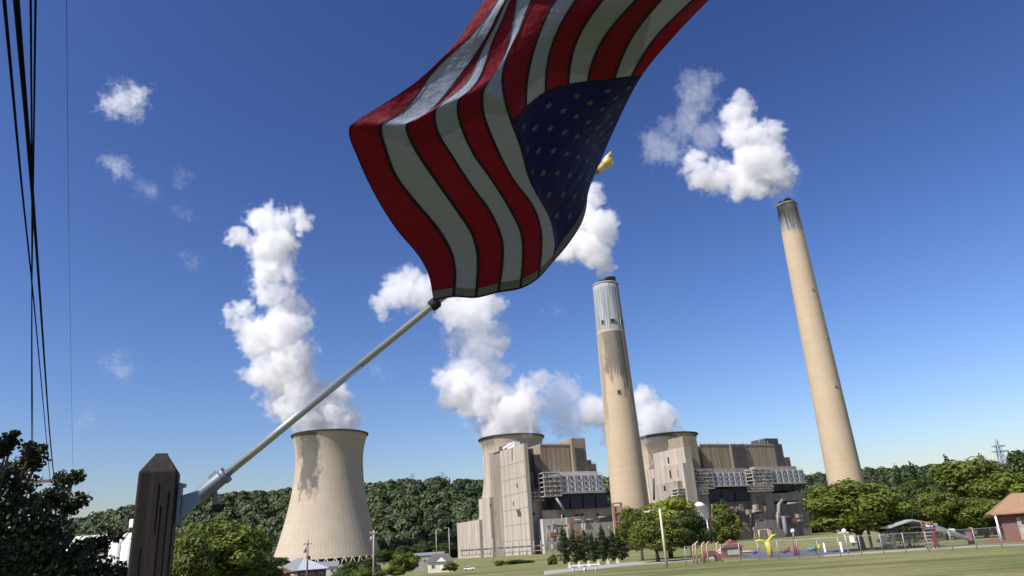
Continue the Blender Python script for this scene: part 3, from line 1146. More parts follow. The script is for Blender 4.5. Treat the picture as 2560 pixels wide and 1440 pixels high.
def steam(name, pts, Y, dens, parent=None, seed=0, vox=2.9, warp=.8, fine=1.0, thr=(.1, .6), thick=.5, soft=.6, core=1.0, cut=-.12, grow=1.22, tear=.9):
    """pts: (image x, image y, radius in image px, puffs)"""
    rnd = random.Random(seed)
    mpp = Y / F * 1.06
    V, R = [], []
    fine *= 1.7
    for (x, y, r, n) in pts:
        r *= grow
        for k in range(n):
            a = rnd.random() * 6.283
            q = math.sqrt(rnd.random()) * .55 * r if n > 1 else 0
            V.append(atY(x + q * math.cos(a), y + q * math.sin(a), Y + rnd.uniform(-thick, thick) * r * mpp * (n > 1)))
            R.append(r * mpp * (rnd.uniform(.45, .75) if n > 1 else 1))
    me = bpy.data.meshes.new('puffs')
    me.from_pydata([tuple(v) for v in V], [], [])
    at = me.attributes.new('rad', 'FLOAT', 'POINT')
    at.data.foreach_set('value', R)
    ob = bpy.data.objects.new('puffs', me)
    COL.objects.link(ob)
    lo = Vector([min(v[i] - r * 1.2 for v, r in zip(V, R)) for i in range(3)])
    hi = Vector([max(v[i] + r * 1.2 for v, r in zip(V, R)) for i in range(3)])
    vx = vox * mpp
    g = bpy.data.node_groups.new('puffs', 'GeometryNodeTree')
    g.interface.new_socket('Geometry', in_out='INPUT', socket_type='NodeSocketGeometry')
    g.interface.new_socket('Geometry', in_out='OUTPUT', socket_type='NodeSocketGeometry')
    L = g.links.new
    gi, go_ = NN(g, 'NodeGroupInput'), NN(g, 'NodeGroupOutput')
    vc = NN(g, 'GeometryNodeVolumeCube')
    vc.inputs['Min'].default_value, vc.inputs['Max'].default_value = lo, hi
    for i, a in enumerate('XYZ'):
        vc.inputs['Resolution ' + a].default_value = max(8, int((hi[i] - lo[i]) / vx))
    pos = NN(g, 'GeometryNodeInputPosition')
    sn = NN(g, 'GeometryNodeSampleNearest')
    L(gi.outputs[0], sn.inputs[0])
    rm = sum(R) / len(R)
    nz = NN(g, 'ShaderNodeTexNoise')
    nz.inputs['Scale'].default_value = 1 / (rm * 1.0)
    nz.inputs['Detail'].default_value = 5
    nz.inputs['Roughness'].default_value = .6
    L(pos.outputs[0], nz.inputs['Vector'])
    v1 = NN(g, 'ShaderNodeVectorMath', operation='SUBTRACT')
    L(nz.outputs['Color'], v1.inputs[0])
    v1.inputs[1].default_value = (.5, .5, .5)
    v2 = NN(g, 'ShaderNodeVectorMath', operation='SCALE')
    L(v1.outputs[0], v2.inputs[0])
    v2.inputs['Scale'].default_value = rm * warp * 2
    v3 = NN(g, 'ShaderNodeVectorMath', operation='ADD')
    L(pos.outputs[0], v3.inputs[0])
    L(v2.outputs[0], v3.inputs[1])
    L(v3.outputs[0], sn.inputs['Sample Position'])

    def samp(val, dt):
        s = NN(g, 'GeometryNodeSampleIndex', data_type=dt, domain='POINT')
        L(gi.outputs[0], s.inputs['Geometry'])
        L(val, s.inputs['Value'])
        L(sn.outputs[0], s.inputs['Index'])
        return s.outputs[0]
    pv = samp(NN(g, 'GeometryNodeInputPosition').outputs[0], 'FLOAT_VECTOR')
    na = NN(g, 'GeometryNodeInputNamedAttribute', data_type='FLOAT')
    na.inputs[0].default_value = 'rad'
    pr = samp(na.outputs[0], 'FLOAT')
    ds = NN(g, 'ShaderNodeVectorMath', operation='DISTANCE')
    L(v3.outputs[0], ds.inputs[0])
    L(pv, ds.inputs[1])
    d = mth(g, 'DIVIDE', ds.outputs['Value'], pr)
    n2 = NN(g, 'ShaderNodeTexNoise')
    n2.inputs['Scale'].default_value = 1 / (rm * .45)
    n2.inputs['Detail'].default_value = 6
    n2.inputs['Roughness'].default_value = .72
    L(pos.outputs[0], n2.inputs['Vector'])
    e = mth(g, 'ADD', mth(g, 'SUBTRACT', 1.0, d), mth(g, 'MULTIPLY', mth(g, 'SUBTRACT', n2.outputs['Fac'], .5), fine))
    n3 = NN(g, 'ShaderNodeTexNoise')
    n3.inputs['Scale'].default_value = 1 / (rm * 1.5)
    n3.inputs['Detail'].default_value = 2
    L(pos.outputs[0], n3.inputs['Vector'])
    e = mth(g, 'ADD', e, mth(g, 'MULTIPLY', mth(g, 'SUBTRACT', n3.outputs['Fac'], .5), tear))
    mr = NN(g, 'ShaderNodeMapRange', interpolation_type='SMOOTHSTEP')
    L(e, mr.inputs[0])
    mr.inputs[1].default_value, mr.inputs[2].default_value = cut, cut + soft
    L(mr.outputs[0], vc.inputs['Density'])
    jn = NN(g, 'GeometryNodeJoinGeometry')
    for th, dn in zip((.06, .3, .62), (dens * .12, dens * .25, dens * .7 * core)):
        v2m = NN(g, 'GeometryNodeVolumeToMesh')
        L(vc.outputs[0], v2m.inputs['Volume'])
        v2m.inputs['Threshold'].default_value = th
        sm = NN(g, 'GeometryNodeSetMaterial')
        sm.inputs['Material'].default_value = vapour('vapour', dn)
        L(v2m.outputs[0], sm.inputs[0])
        L(sm.outputs[0], jn.inputs[0])
    L(jn.outputs[0], go_.inputs[0])
    md = ob.modifiers.new('puffs', 'NODES')
    md.node_group = g
    bpy.context.view_layer.update()
    dg = bpy.context.evaluated_depsgraph_get()
    nm = bpy.data.meshes.new_from_object(ob.evaluated_get(dg))
    nm.name = name
    bpy.data.objects.remove(ob)
    bpy.data.node_groups.remove(g)
    co = np.empty(len(nm.vertices) * 3, np.float32)
    nm.vertices.foreach_get('co', co)
    co = co.reshape(-1, 3)
    org = ORG[parent.name] if parent is not None else Vector((float(co[:, 0].mean()), float(co[:, 1].mean()), float(co[:, 2].min())))
    nm.transform(Matrix.Translation(-org))
    o = bpy.data.objects.new(name, nm)
    COL.objects.link(o)
    if parent is not None:
        o.parent = parent
    else:
        o.location = org
    return o


GP = 'steam plumes of the power station'
tag(steam('steam_plume', [(785, 1062, 50, 8), (845, 1062, 52, 10), (800, 1030, 70, 12), (855, 1000, 40, 7), (740, 990, 80, 14), (700, 910, 80, 14), (690, 840, 80, 14), (605, 790, 45, 6), (632, 850, 48, 6), (720, 780, 50, 8), (685, 720, 62, 9), (680, 650, 60, 9), (690, 590, 75, 10), (670, 560, 50, 8), (600, 595, 36, 4), (745, 560, 40, 5)], 800, .075, seed=3, fine=2.0, tear=1.7, grow=1.05, cut=-.06), 'tall white steam column rising from the stained cooling tower', 'steam plume', GP)
e = empty('steam_plume', (tw2.location.x, 915, tw2.location.z + 130), 'white steam drifting from the tower behind the pale boiler house', 'steam plume', GP)
steam('dense_vapour', [(1250, 1082, 42, 8), (1310, 1082, 42, 8), (1290, 1045, 52, 10), (1235, 1015, 52, 9), (1190, 985, 48, 8), (1140, 970, 42, 7), (1165, 940, 32, 5), (1305, 1010, 34, 5)], 915, .08, e, seed=5, fine=1.5, tear=1.3, grow=1.26)
steam('thin_vapour', [(1200, 930, 50, 6), (1180, 880, 48, 7), (1215, 850, 45, 7), (1205, 900, 45, 6), (1330, 965, 36, 5), (1340, 940, 24, 4)], 920, .03, e, seed=6, fine=2.0, warp=1.2, grow=1.45)
steam('upper_vapour', [(1190, 790, 50, 8), (1215, 755, 42, 7), (1150, 775, 48, 7), (1060, 735, 42, 6), (1005, 720, 48, 8), (960, 755, 34, 5), (960, 792, 14, 3)], 910, .055, e, seed=7, fine=1.6, warp=1.0)
e = empty('steam_plume', (tw3.location.x, 995, tw3.location.z + 135), 'white steam drifting behind the thick smokestack', 'steam plume', GP)
steam('dense_vapour', [(1655, 1085, 34, 6), (1690, 1086, 26, 5), (1645, 1050, 46, 8), (1612, 1005, 40, 7), (1545, 1030, 46, 8), (1480, 1035, 38, 6), (1530, 1085, 22, 4)], 995, .075, e, seed=8, fine=1.4)
steam('thin_vapour', [(1425, 1045, 42, 6), (1410, 985, 40, 6), (1390, 1020, 40, 5)], 1000, .022, e, seed=9, fine=2.0, warp=1.2, grow=1.5)
tag(steam('steam_plume', [(1524, 694, 15, 5), (1516, 668, 24, 6), (1500, 638, 36, 8), (1470, 610, 46, 8), (1505, 580, 40, 8), (1480, 540, 48, 9), (1482, 490, 30, 6), (1420, 620, 40, 6)], 480, .13, seed=10, fine=1.4), 'white exhaust from the thick smokestack, partly behind the flag', 'steam plume', GP)
e = empty('steam_plume', atY(1950, 505, 560), 'large white exhaust cloud beside the taller smokestack', 'steam plume', GP)
steam('dense_vapour', [(1915, 482, 26, 5), (1880, 462, 40, 7), (1835, 445, 44, 8), (1780, 435, 44, 8), (1735, 430, 34, 6), (1735, 395, 26, 4), (1925, 430, 48, 8), (1900, 385, 58, 9), (1860, 345, 48, 8), (1850, 300, 40, 7), (1858, 265, 30, 5), (1925, 335, 36, 6)], 560, .10, e, seed=11, fine=1.6, tear=1.4, grow=1.26)
steam('thin_vapour', [(1735, 225, 36, 6), (1765, 195, 26, 4), (1735, 265, 36, 5), (1700, 310, 34, 5), (1665, 345, 34, 4), (1660, 375, 34, 4), (1955, 485, 26, 4), (1780, 345, 34, 4)], 565, .017, e, seed=12, fine=2.1, warp=1.3, grow=1.5)
GC = 'small drifting clouds'
for i, (nm, pts, dn) in enumerate((
        ('small white cloud highest above the utility wires', [(320, 245, 46, 7), (270, 262, 30, 4), (350, 235, 24, 4), (250, 275, 18, 2)], .011),
        ('thin ragged cloud shred below the small white cloud', [(290, 405, 34, 5), (310, 425, 22, 3), (268, 400, 16, 2)], .005),
        ('faint wisp of cloud between the cloud shred and the steam column', [(370, 480, 32, 4), (340, 485, 16, 2), (455, 445, 24, 3), (460, 530, 24, 3)], .002),
        ('thin V-shaped cloud wisp level with the top of the tallest steam column', [(465, 640, 20, 3), (485, 660, 24, 3), (450, 635, 14, 2)], .003),
        ('flat small cloud left of the metal flagpole', [(300, 912, 30, 4), (270, 908, 18, 2), (330, 920, 14, 2)], .003),
        ('faint low cloud above the dark leafy branches', [(210, 1050, 20, 3), (225, 1058, 14, 2)], .003),
        ('faint cloud puff just below the metal flagpole', [(945, 935, 24, 3), (965, 945, 14, 2)], .002),
        ('tiny flat cloud left of the thick smokestack top', [(1385, 778, 20, 3), (1350, 785, 12, 2), (1410, 774, 10, 2)], .0022))):
    tag(steam('cloud', pts, 2400, dn * 1.0, seed=20 + i, fine=1.9, vox=1.5, warp=1.9, grow=1.35, cut=.0, soft=.8, tear=1.7), nm, 'cloud', GC)

# ------------------------------------------------------------------ pylons on the hill
def pylon(px, pt, pb, Y, label, arms=3):
    a, b = atY(px, pt, Y), atY(px, pb, Y)
    x, z0, H = a.x, b.z, a.z - b.z
    t = empty('transmission_tower', (x, Y, z0), label, 'pylon', 'transmission towers')
    lw = MB()
    wb, wt = H * .11, H * .018
    for i in (-1, 1):
        for j in (-1, 1):
            lw.tube([(x + i * wb, Y + j * wb, z0), (x + i * wt, Y + j * wt, z0 + H)], .32, 4)
    n = 7
    for k in range(n):
        f0, f1 = k / n, (k + 1) / n
        w0, w1 = wb + (wt - wb) * f0, wb + (wt - wb) * f1
        for j in (-1, 1):
            for i in (-1, 1):
                lw.tube([(x + i * w0, Y + j * w0, z0 + H * f0), (x - i * w1, Y + j * w1, z0 + H * f1)], .2, 4)
    lw.build('lattice_mast', M_['lattice'], t)
    for k in range(arms):
        z = z0 + H * (.62 + .16 * k)
        ar = MB()
        L = H * (.26 - .04 * k)
        for i in (-1, 1):
            ar.tube([(x, Y, z + H * .03), (x + i * L, Y, z)], .25, 4)
            ar.tube([(x, Y, z - H * .03), (x + i * L, Y, z)], .25, 4)
        ar.build('cross_arm', M_['lattice'], t)
    return t


pylon(1030, 1183, 1222, 1330, 'faint lattice pylon on the hill beside the stained tower, nearer to it')
pylon(1105, 1180, 1222, 1330, 'faint lattice pylon on the hill close to the pale boiler house')
pylon(2490, 1098, 1180, 420, 'dark lattice pylon above the trees at the far right', arms=2)

# ------------------------------------------------------------------ field, paths, playground
def sheet(name, pix, z, m, label, cat):
    P = [atZ(x, y, 0) for x, y in pix]
    mb = MB().add([(p.x, p.y, z) for p in P], [tuple(range(len(P)))])
    o = mb.build(name, m, kind='structure')
    return tag(o, label, cat)


sheet('play_court', [(1842, 1396), (1930, 1396), (2050, 1388), (2150, 1379), (2140, 1371), (2000, 1376), (1860, 1384)], .006, M_['court'], 'dark blue court surface of the playground', 'court')
sheet('red_play_surface', [(2140, 1379), (2215, 1374), (2212, 1369), (2150, 1372)], .010, M_['redpad'], 'small red play surface beside the picnic shelter', 'play surface')
sheet('red_patio', [(2455, 1359), (2700, 1346), (2700, 1338), (2480, 1348)], .008, M_['redpad'], 'red paving beside the brick house', 'paving')
sheet('tan_play_surface', [(1790, 1386), (1900, 1379), (1900, 1375), (1790, 1380)], .012, M_['sandpad'], 'tan play surface behind the red play house', 'play surface')
sheet('path', [(1360, 1437), (1560, 1415), (1800, 1396), (1800, 1391), (1560, 1407), (1360, 1428)], .004, M_['path'], 'grey path crossing the field below the evergreen row', 'path')
sheet('path', [(2060, 1392), (2300, 1375), (2560, 1362), (2560, 1360), (2300, 1371), (2060, 1388)], .005, M_['path'], 'narrow pale path along the chain-link fence', 'path')

# chain-link fence
A, B = atZ(1716, 1411, 0), atZ(2570, 1367, 0)
fence = empty('chain_link_fence', A, 'grey chain-link fence along the far edge of the field', 'fence')
nP = 17
fd = (B - A) / (nP - 1)
fh = 1.5
fdir = fd.normalized()
rf = random.Random(2)
for i in range(nP):
    p = A + fd * i
    q = p + Vector((rf.uniform(-.05, .05), rf.uniform(-.04, .04), fh + .08))
    MB().tube([p - EZ * .05, q], .035, 6).build('post', M_['galv'], fence)
MB().tube([A + EZ * fh, B + EZ * fh], .022, 6).build('top_rail', M_['galv'], fence)
mw = MB()
Lf = (B - A).length
nrm = Vector((-fdir.y, fdir.x, 0))
k = 0.0
while k < Lf - fh:
    for a_, b_ in ((k, k + fh), (k + fh, k)):
        p, q = A + fdir * a_ + EZ * .03, A + fdir * b_ + EZ * fh
        mw.add([p - EZ * .002, p + EZ * .002, q + EZ * .002, q - EZ * .002], [(0, 1, 2, 3)])
    k += .11
tag(mw.build('chain_link', M_['galv'], fence), kind='stuff')

# picnic shelter
pL, pR = atZ(2240, 1374, 0), atZ(2341, 1367, 0)
ex = (pR - pL).normalized()
ey = Vector((-ex.y, ex.x, 0))
Wd = (pR - pL).length
sh = empty('picnic_shelter', pL, 'open picnic shelter with low grey gable roof on dark posts', 'shelter')
for i in (0, 1):
    for j in (0, 1):
        b = pL + ex * (Wd * i) + ey * (4.5 * j)
        MB().box(b + EZ * .95, (.2, .2, 1.9), (ex, ey, EZ)).build('post', M_['maroon' if i else 'dark'], sh)
for s_, in ((0,), (1,)):
    e0 = pL + ex * (-.35 if s_ == 0 else Wd + .35) + EZ * 1.9
    e1 = pL + ex * (Wd / 2) + EZ * 2.42
    P = []
    for dz in (0, .14):
        for q in ((e0, -.5), (e1, -.5), (e1, 5), (e0, 5)):
            P.append(q[0] + ey * q[1] + EZ * dz)
    MB().hexa(P).build('roof_slope', M_['pavroof'], sh)
MB().box(pL + ex * (Wd / 2) + EZ * 1.86 + ey * -.2, (Wd + .3, .12, .14), (ex, ey, EZ)).build('beam', M_['dark'], sh)
for k in range(2):
    b = pL + ex * (Wd * (.3 + .38 * k)) + ey * 2
    pt_ = empty('picnic_table', b, ('brown picnic table under the shelter, near its dark post', 'brown picnic table under the shelter, near its maroon post')[k], 'picnic table', 'picnic tables')
    for q in range(5):
        MB().box(b + ey * (-.3 + .15 * q) + EZ * .74, (1.5, .13, .04), (ex, ey, EZ)).build('top_plank', M_['wood'], pt_)
    for s in (-1, 1):
        MB().box(b + ey * (.65 * s) + EZ * .44, (1.5, .24, .04), (ex, ey, EZ)).build('bench', M_['wood'], pt_)
        MB().tube([b + ex * (.5 * s) - ey * .7 - EZ * .02, b + ex * (.5 * s) + ey * .2 + EZ * .74], .04, 5).build('leg', M_['wood'], pt_)
        MB().tube([b + ex * (.5 * s) + ey * .7 - EZ * .02, b + ex * (.5 * s) - ey * .2 + EZ * .74], .04, 5).build('leg', M_['wood'], pt_)

# slide
b0 = atZ(2340, 1372, 0)
b1 = atZ(2437, 1360, 0)
sx_ = (b1 - b0).normalized()
sy_ = Vector((-sx_.y, sx_.x, 0))
LL = (b1 - b0).length
sl_ = empty('playground_slide', b0, 'playground slide with yellow platform and long white chute', 'slide')
for i in (0, 1):
    for j in (0, 1):
        MB().tube([b0 + sx_ * (i * .7) + sy_ * (j * .7), b0 + sx_ * (i * .7) + sy_ * (j * .7) + EZ * 2.3], .05, 6).build('post', M_['maroon'], sl_)
MB().box(b0 + sx_ * .35 + sy_ * .35 + EZ * 1.8, (.9, .9, .1), (sx_, sy_, EZ)).build('platform', M_['purple'], sl_)
for j in (0, 1):
    MB().box(b0 + sx_ * .35 + sy_ * (.72 * j) + EZ * 2.1, (.75, .06, .4), (sx_, sy_, EZ)).build('guard_panel', M_['yellow'], sl_)
ch = MB()
P = [b0 + sx_ * .7 + EZ * 1.85, b0 + sx_ * 1.2 + EZ * 1.75, b0 + sx_ * (LL - .5) + EZ * .42, b0 + sx_ * LL + EZ * .36]
for i in range(3):
    for (y0, y1, z0_, z1_) in ((.1, .6, 0, .05), (.06, .12, 0, .22), (.58, .64, 0, .22)):
        ch.hexa([P[i] + sy_ * y0 + EZ * z0_, P[i + 1] + sy_ * y0 + EZ * z0_, P[i + 1] + sy_ * y1 + EZ * z0_, P[i] + sy_ * y1 + EZ * z0_,
                 P[i] + sy_ * y0 + EZ * z1_, P[i + 1] + sy_ * y0 + EZ * z1_, P[i + 1] + sy_ * y1 + EZ * z1_, P[i] + sy_ * y1 + EZ * z1_])
ch.build('chute', M_['white'], sl_)
for k in range(6):
    MB().tube([b0 + sy_ * 0 + EZ * (.25 + .28 * k) - sx_ * (.5 - .08 * k), b0 + sy_ * .7 + EZ * (.25 + .28 * k) - sx_ * (.5 - .08 * k)], .03, 5).build('rung', M_['galv'], sl_)
MB().box(b1 + sx_ * .25 + sy_ * .35 + EZ * .55, (.3, .5, 1.1), (sx_, sy_, EZ)).build('end_block', M_['maroon'], sl_)

# yellow climbing figure
b = atZ(1926, 1393, 0)
yf = empty('climbing_frame', b, 'bright yellow climbing frame with spread arms and tan hoop', 'climbing frame')
MB().tube([b, b + Vector((.05, 0, .8)), b + Vector((-.1, 0, 1.5))], [.32, .25, .34], 10).build('body', M_['yellow'], yf)
MB().tube([b + Vector((-.1, 0, 1.3)), b + Vector((.5, 0, 1.9)), b + Vector((1.0, .1, 2.0))], [.18, .14, .1], 8).build('arm', M_['yellow'], yf)
MB().tube([b + Vector((-.1, 0, 1.3)), b + Vector((-.7, 0, 1.6)), b + Vector((-1.2, .1, 1.55))], [.16, .12, .08], 8).build('arm', M_['yellow'], yf)
MB().tube([b + Vector((-.7, 0, 1.6)), b + Vector((-.7, 0, 2.5)), b + Vector((.2, 0, 2.6)), b + Vector((.25, 0, 1.6))], .09, 8).build('hoop', M_['wood'], yf)
# maroon post with white globe
b = atZ(1993, 1389, 0)
gp = empty('globe_lamp', b, 'maroon post topped with a white globe on the playground', 'lamp')
MB().tube([b, b + EZ * 1.5], [.26, .2], 10).build('post', M_['maroon'], gp)
MB().tube([b + EZ * 1.5, b + EZ * 2.1], .06, 8).build('neck', M_['galv'], gp)
MB().lathe(b + EZ * 2.25, [(.01, -.2), (.14, -.16), (.2, 0), (.14, .16), (.01, .2)], 16).build('globe', M_['white'], gp)
b = atZ(2122, 1385, 0)
gp = empty('globe_lamp', b, 'grey post topped with a white globe beside the big round tree trunk', 'lamp')
MB().tube([b, b + EZ * 1.8], .07, 8).build('post', M_['galv'], gp)
MB().lathe(b + EZ * 1.95, [(.01, -.2), (.14, -.16), (.2, 0), (.14, .16), (.01, .2)], 16).build('globe', M_['white'], gp)
# teal and yellow spring riders
for (px, py, mm, lb) in ((2031, 1387, 'teal', 'teal spring rider on the blue court'), (2042, 1386, 'yellow', 'small yellow spring rider on the blue court'), (1965, 1391, 'redp', 'low red spring rider between the climbing frame and globe post'), (1890, 1392, 'purple', 'low purple spring rider on the blue court')):
    b = atZ(px, py, 0)
    rd = empty('spring_rider', b, lb, 'spring rider', 'spring riders')
    MB().tube([b + Vector((.08 * math.cos(q * 1.2), .08 * math.sin(q * 1.2), .03 * q)) for q in range(14)], .025, 5).build('spring', M_['galv'], rd)
    MB().tube([b + Vector((-.45, 0, .5)), b + Vector((-.1, 0, .48)), b + Vector((.3, 0, .55)), b + Vector((.42, 0, .85))], [.1, .2, .18, .12], 10).build('body', M_[mm], rd)
    MB().tube([b + Vector((.3, -.2, .8)), b + Vector((.3, .2, .8))], .025, 6).build('handle', M_['galv'], rd)
# white bollards
for i, (px, py) in enumerate(((2064, 1381), (2106, 1381))):
    b = atZ(px, py, 0)
    bo = empty('bollard', b, ('white bollard on the court near the teal spring rider', 'white bollard at the court edge by the big tree trunk')[i], 'bollard', 'white bollards')
    MB().lathe(b, [(.11, 0), (.11, .85), (.08, .95), (.01, .98)], 14).build('tube', M_['white'], bo)
    MB().lathe(b, [(.16, 0), (.16, .05), (.11, .06)], 14).build('foot', M_['galv'], bo)
# L-shaped white benches
for i, (px, py, fl) in enumerate(((2140, 1364, 1), (2222, 1372, 1), (2392, 1346, 1))):
    b = atZ(px, py, 0)
    bn = empty('park_bench', b, ('white L-shaped bench near the big tree trunk', 'white L-shaped bench beside the picnic shelter', 'white L-shaped bench behind the slide chute')[i], 'bench', 'white benches')
    MB().box(b + Vector((.1, 0, .42)), (1.0, 1.3, .08)).build('seat', M_['white'], bn)
    MB().box(b + Vector((-.35, 0, .85)), (.08, 1.3, .75)).build('backrest', M_['white'], bn)
    for q in (-.5, .5):
        MB().box(b + Vector((.1, q, .19)), (.8, .07, .38)).build('leg', M_['galv'], bn)
# red play house and barrel and hoops
b = atZ(1832, 1393, 0)
ph = empty('play_house', b, 'red play house with pitched roof on the playground', 'play house')
MB().box(b + Vector((0, 0, .5)), (1.9, 1.4, 1.0)).build('wall', M_['redp'], ph)
MB().box(b + Vector((0, -.72, .55)), (1.3, .06, .6)).build('window', M_['pavroof'], ph)
MB().hexa([b + Vector(v) for v in ((-1.2, -.9, 1.0), (1.2, -.9, 1.0), (1.2, .9, 1.0), (-1.2, .9, 1.0), (-.1, -.9, 1.75), (.1, -.9, 1.75), (.1, .9, 1.75), (-.1, .9, 1.75))]).build('roof', M_['redpad'], ph)
b = atZ(1782, 1404, 0)
br = empty('crawl_tunnel', b, 'red arched crawl tunnel at the left end of the playground', 'play tunnel')
arch = MB()
P = []
for j in (0, 1.4):
    for r in (.9, .6):
        for q in range(11):
            a = math.pi * q / 10
            P.append(b + Vector((math.cos(a) * r, j, math.sin(a) * r * 1.1)))
fc = []
for q in range(10):
    fc += [(q, q + 1, 12 + q, 11 + q), (22 + q + 1, 22 + q, 33 + q, 34 + q), (q + 1, q, 22 + q, 23 + q), (11 + q, 12 + q, 34 + q, 33 + q)]
arch.add(P, fc)
arch.build('tunnel_shell', M_['redp'], br)
for i, (px, py, hh) in enumerate(((1736, 1408, 1.7), (1744, 1410, 1.9), (1760, 1409, 1.8), (1772, 1406, 1.8), (1796, 1403, 1.7))):
    b = atZ(px, py, 0)
    cp = empty('curved_post', b, ('wooden hooked post', 'wooden hooked post', 'wooden hooked post', 'wooden hooked post', 'wooden hooked post')[i] + (' farthest left on the playground', ' second from the left on the playground', ' third from the left on the playground', ' just left of the red tunnel', ' just right of the red tunnel')[i], 'play post', 'wooden hooked play posts')
    MB().tube([b, b + EZ * hh * .7, b + Vector((.08, 0, hh * .92)), b + Vector((.3, 0, hh))], .07, 7).build('post', M_['wood'], cp)
    MB().tube([b + Vector((.3, 0, hh)), b + Vector((.3, 0, hh - .35))], .02, 5).build('hook', M_['galv'], cp)
b = atZ(1806, 1394, 0)
ws = empty('small_slide', b, 'short cream slide behind the red play house', 'slide')
MB().hexa([b + Vector(v) for v in ((-.9, 0, .2), (1.2, 0, 1.65), (1.2, .6, 1.65), (-.9, .6, .2), (-.9, 0, .32), (1.2, 0, 1.8), (1.2, .6, 1.8), (-.9, .6, .32))]).build('chute', M_['offwhite'], ws)
for q in (0, .55):
    MB().tube([b + Vector((1.15, q + .02, 0)), b + Vector((1.15, q + .02, 1.7))], .05, 6).build('post', M_['galv'], ws)
MB().box(b + Vector((-.85, .3, .12)), (.12, .5, .24)).build('foot', M_['galv'], ws)

# white trestle tables by the path
for i, (px, py) in enumerate(((1448, 1430), (1478, 1428))):
    b = atZ(px, py, 0)
    tt = empty('trestle_bench', b, ('white trestle bench below the evergreens, left of its twin', 'white trestle bench below the evergreens, right of its twin')[i], 'bench', 'white trestle benches')
    MB().box(b + EZ * .55, (1.3, .3, .09)).build('seat', M_['white'], tt)
    for s in (-.5, .5):
        MB().tube([b + Vector((s - .12, -.1, 0)), b + Vector((s, 0, .52))], .035, 5).build('leg', M_['white'], tt)
        MB().tube([b + Vector((s + .12, .1, 0)), b + Vector((s, 0, .52))], .035, 5).build('leg', M_['white'], tt)
# A-frame boards in front of the evergreens
for i in range(6):
    b = atZ(1424 + i * 24, 1420 - i * 2.4, 0)
    ab = empty('sandwich_board', b, ('first', 'second', 'third', 'fourth', 'fifth', 'last')[i] + ' pale A-frame from the left along the evergreen row', 'A-frame', 'pale A-frames below the evergreens')
    for s in (-1, 1):
        MB().hexa([b + Vector(v) for v in ((-.2, .2 * s - .02, 0), (.2, .2 * s - .02, 0), (.2, .2 * s + .02, 0), (-.2, .2 * s + .02, 0), (-.04, .03 * s - .02, .6), (.04, .03 * s - .02, .6), (.04, .03 * s + .02, .6), (-.04, .03 * s + .02, .6))]).build('board', M_['offwhite'], ab)

# pale wooden lamp pole in the field
b = atZ(1668, 1421, 0)
t_ = atY(1651, 1272, b.y)
lp = empty('light_pole', b, 'tall pale wooden pole with short arm standing at the field edge', 'pole')
MB().tube([b, (b.x, b.y, t_.z)], [.12, .085], 10).build('shaft', M_['polepale'], lp)
MB().tube([(b.x, b.y, t_.z - .15), (b.x - .8, b.y, t_.z - .05), (b.x - 1.0, b.y, t_.z - .1)], .05, 6).build('arm', M_['galv'], lp)
MB().box((b.x - 1.1, b.y, t_.z - .16), (.45, .22, .12)).build('lamp_head', M_['polepale'], lp)


# ------------------------------------------------------------------ houses
def windows(t, c, u, n, w_, h_, fr=True):
    """window centred at c on a wall; u along wall, n outward"""
    wn2 = MB().box(c + n * .02, (w_, .06, h_), (u, n, EZ)).build('window', M_['glass'], t)
    f = MB()
    for (a, z, lw, lh) in ((0, h_ / 2 + .05, w_ + .2, .1), (0, -h_ / 2 - .05, w_ + .2, .1), (w_ / 2 + .05, 0, .1, h_), (-w_ / 2 - .05, 0, .1, h_), (0, 0, .06, h_)):
        f.box(c + u * a + EZ * z + n * .05, (lw, .08, lh), (u, n, EZ))
    f.build('frame', M_['white'], wn2)


def house(name, base, w_, d_, h_, rh, rot, mw_, mr, label, hip=0.0, over=.5, mr2=None):
    u = Vector((math.cos(rot), math.sin(rot), 0))
    v = Vector((-math.sin(rot), math.cos(rot), 0))
    b = Vector(base)
    t = empty(name, b, label, 'house')
    MB().box(b + EZ * (h_ / 2 - .5), (w_, d_, h_ + 1), (u, v, EZ)).build('wall', mw_, t)

    def P(a, c, z):
        return b + u * a + v * c + EZ * z
    W, D = w_ / 2 + over, d_ / 2 + over
    e = h_ - .05
    R = w_ / 2 + over - hip
    for s in (-1, 1):
        MB().add([P(-W, s * D, e), P(W, s * D, e), P(R, 0, h_ + rh), P(-R, 0, h_ + rh), P(-W, s * D, e + .15), P(W, s * D, e + .15), P(R, 0, h_ + rh + .18), P(-R, 0, h_ + rh + .18)],
                 [(0, 1, 2, 3), (7, 6, 5, 4), (0, 4, 5, 1), (0, 3, 7, 4), (1, 5, 6, 2)]).build('roof_slope', mr, t)
        if hip > 0:
            MB().add([P(s * W, -D, e + .02), P(s * W, D, e + .02), P(s * R, 0, h_ + rh + .02), P(s * W, -D, e + .16), P(s * W, D, e + .16), P(s * R, 0, h_ + rh + .19)],
                     [(0, 1, 2), (5, 4, 3), (0, 3, 4, 1)]).build('roof_hip', mr2 or mr, t)
        else:
            MB().add([P(s * w_ / 2, -d_ / 2, h_), P(s * w_ / 2, d_ / 2, h_), P(s * w_ / 2, 0, h_ + rh * .96)], [(0, 1, 2)]).build('gable', mw_, t)
    return t, P, u, v


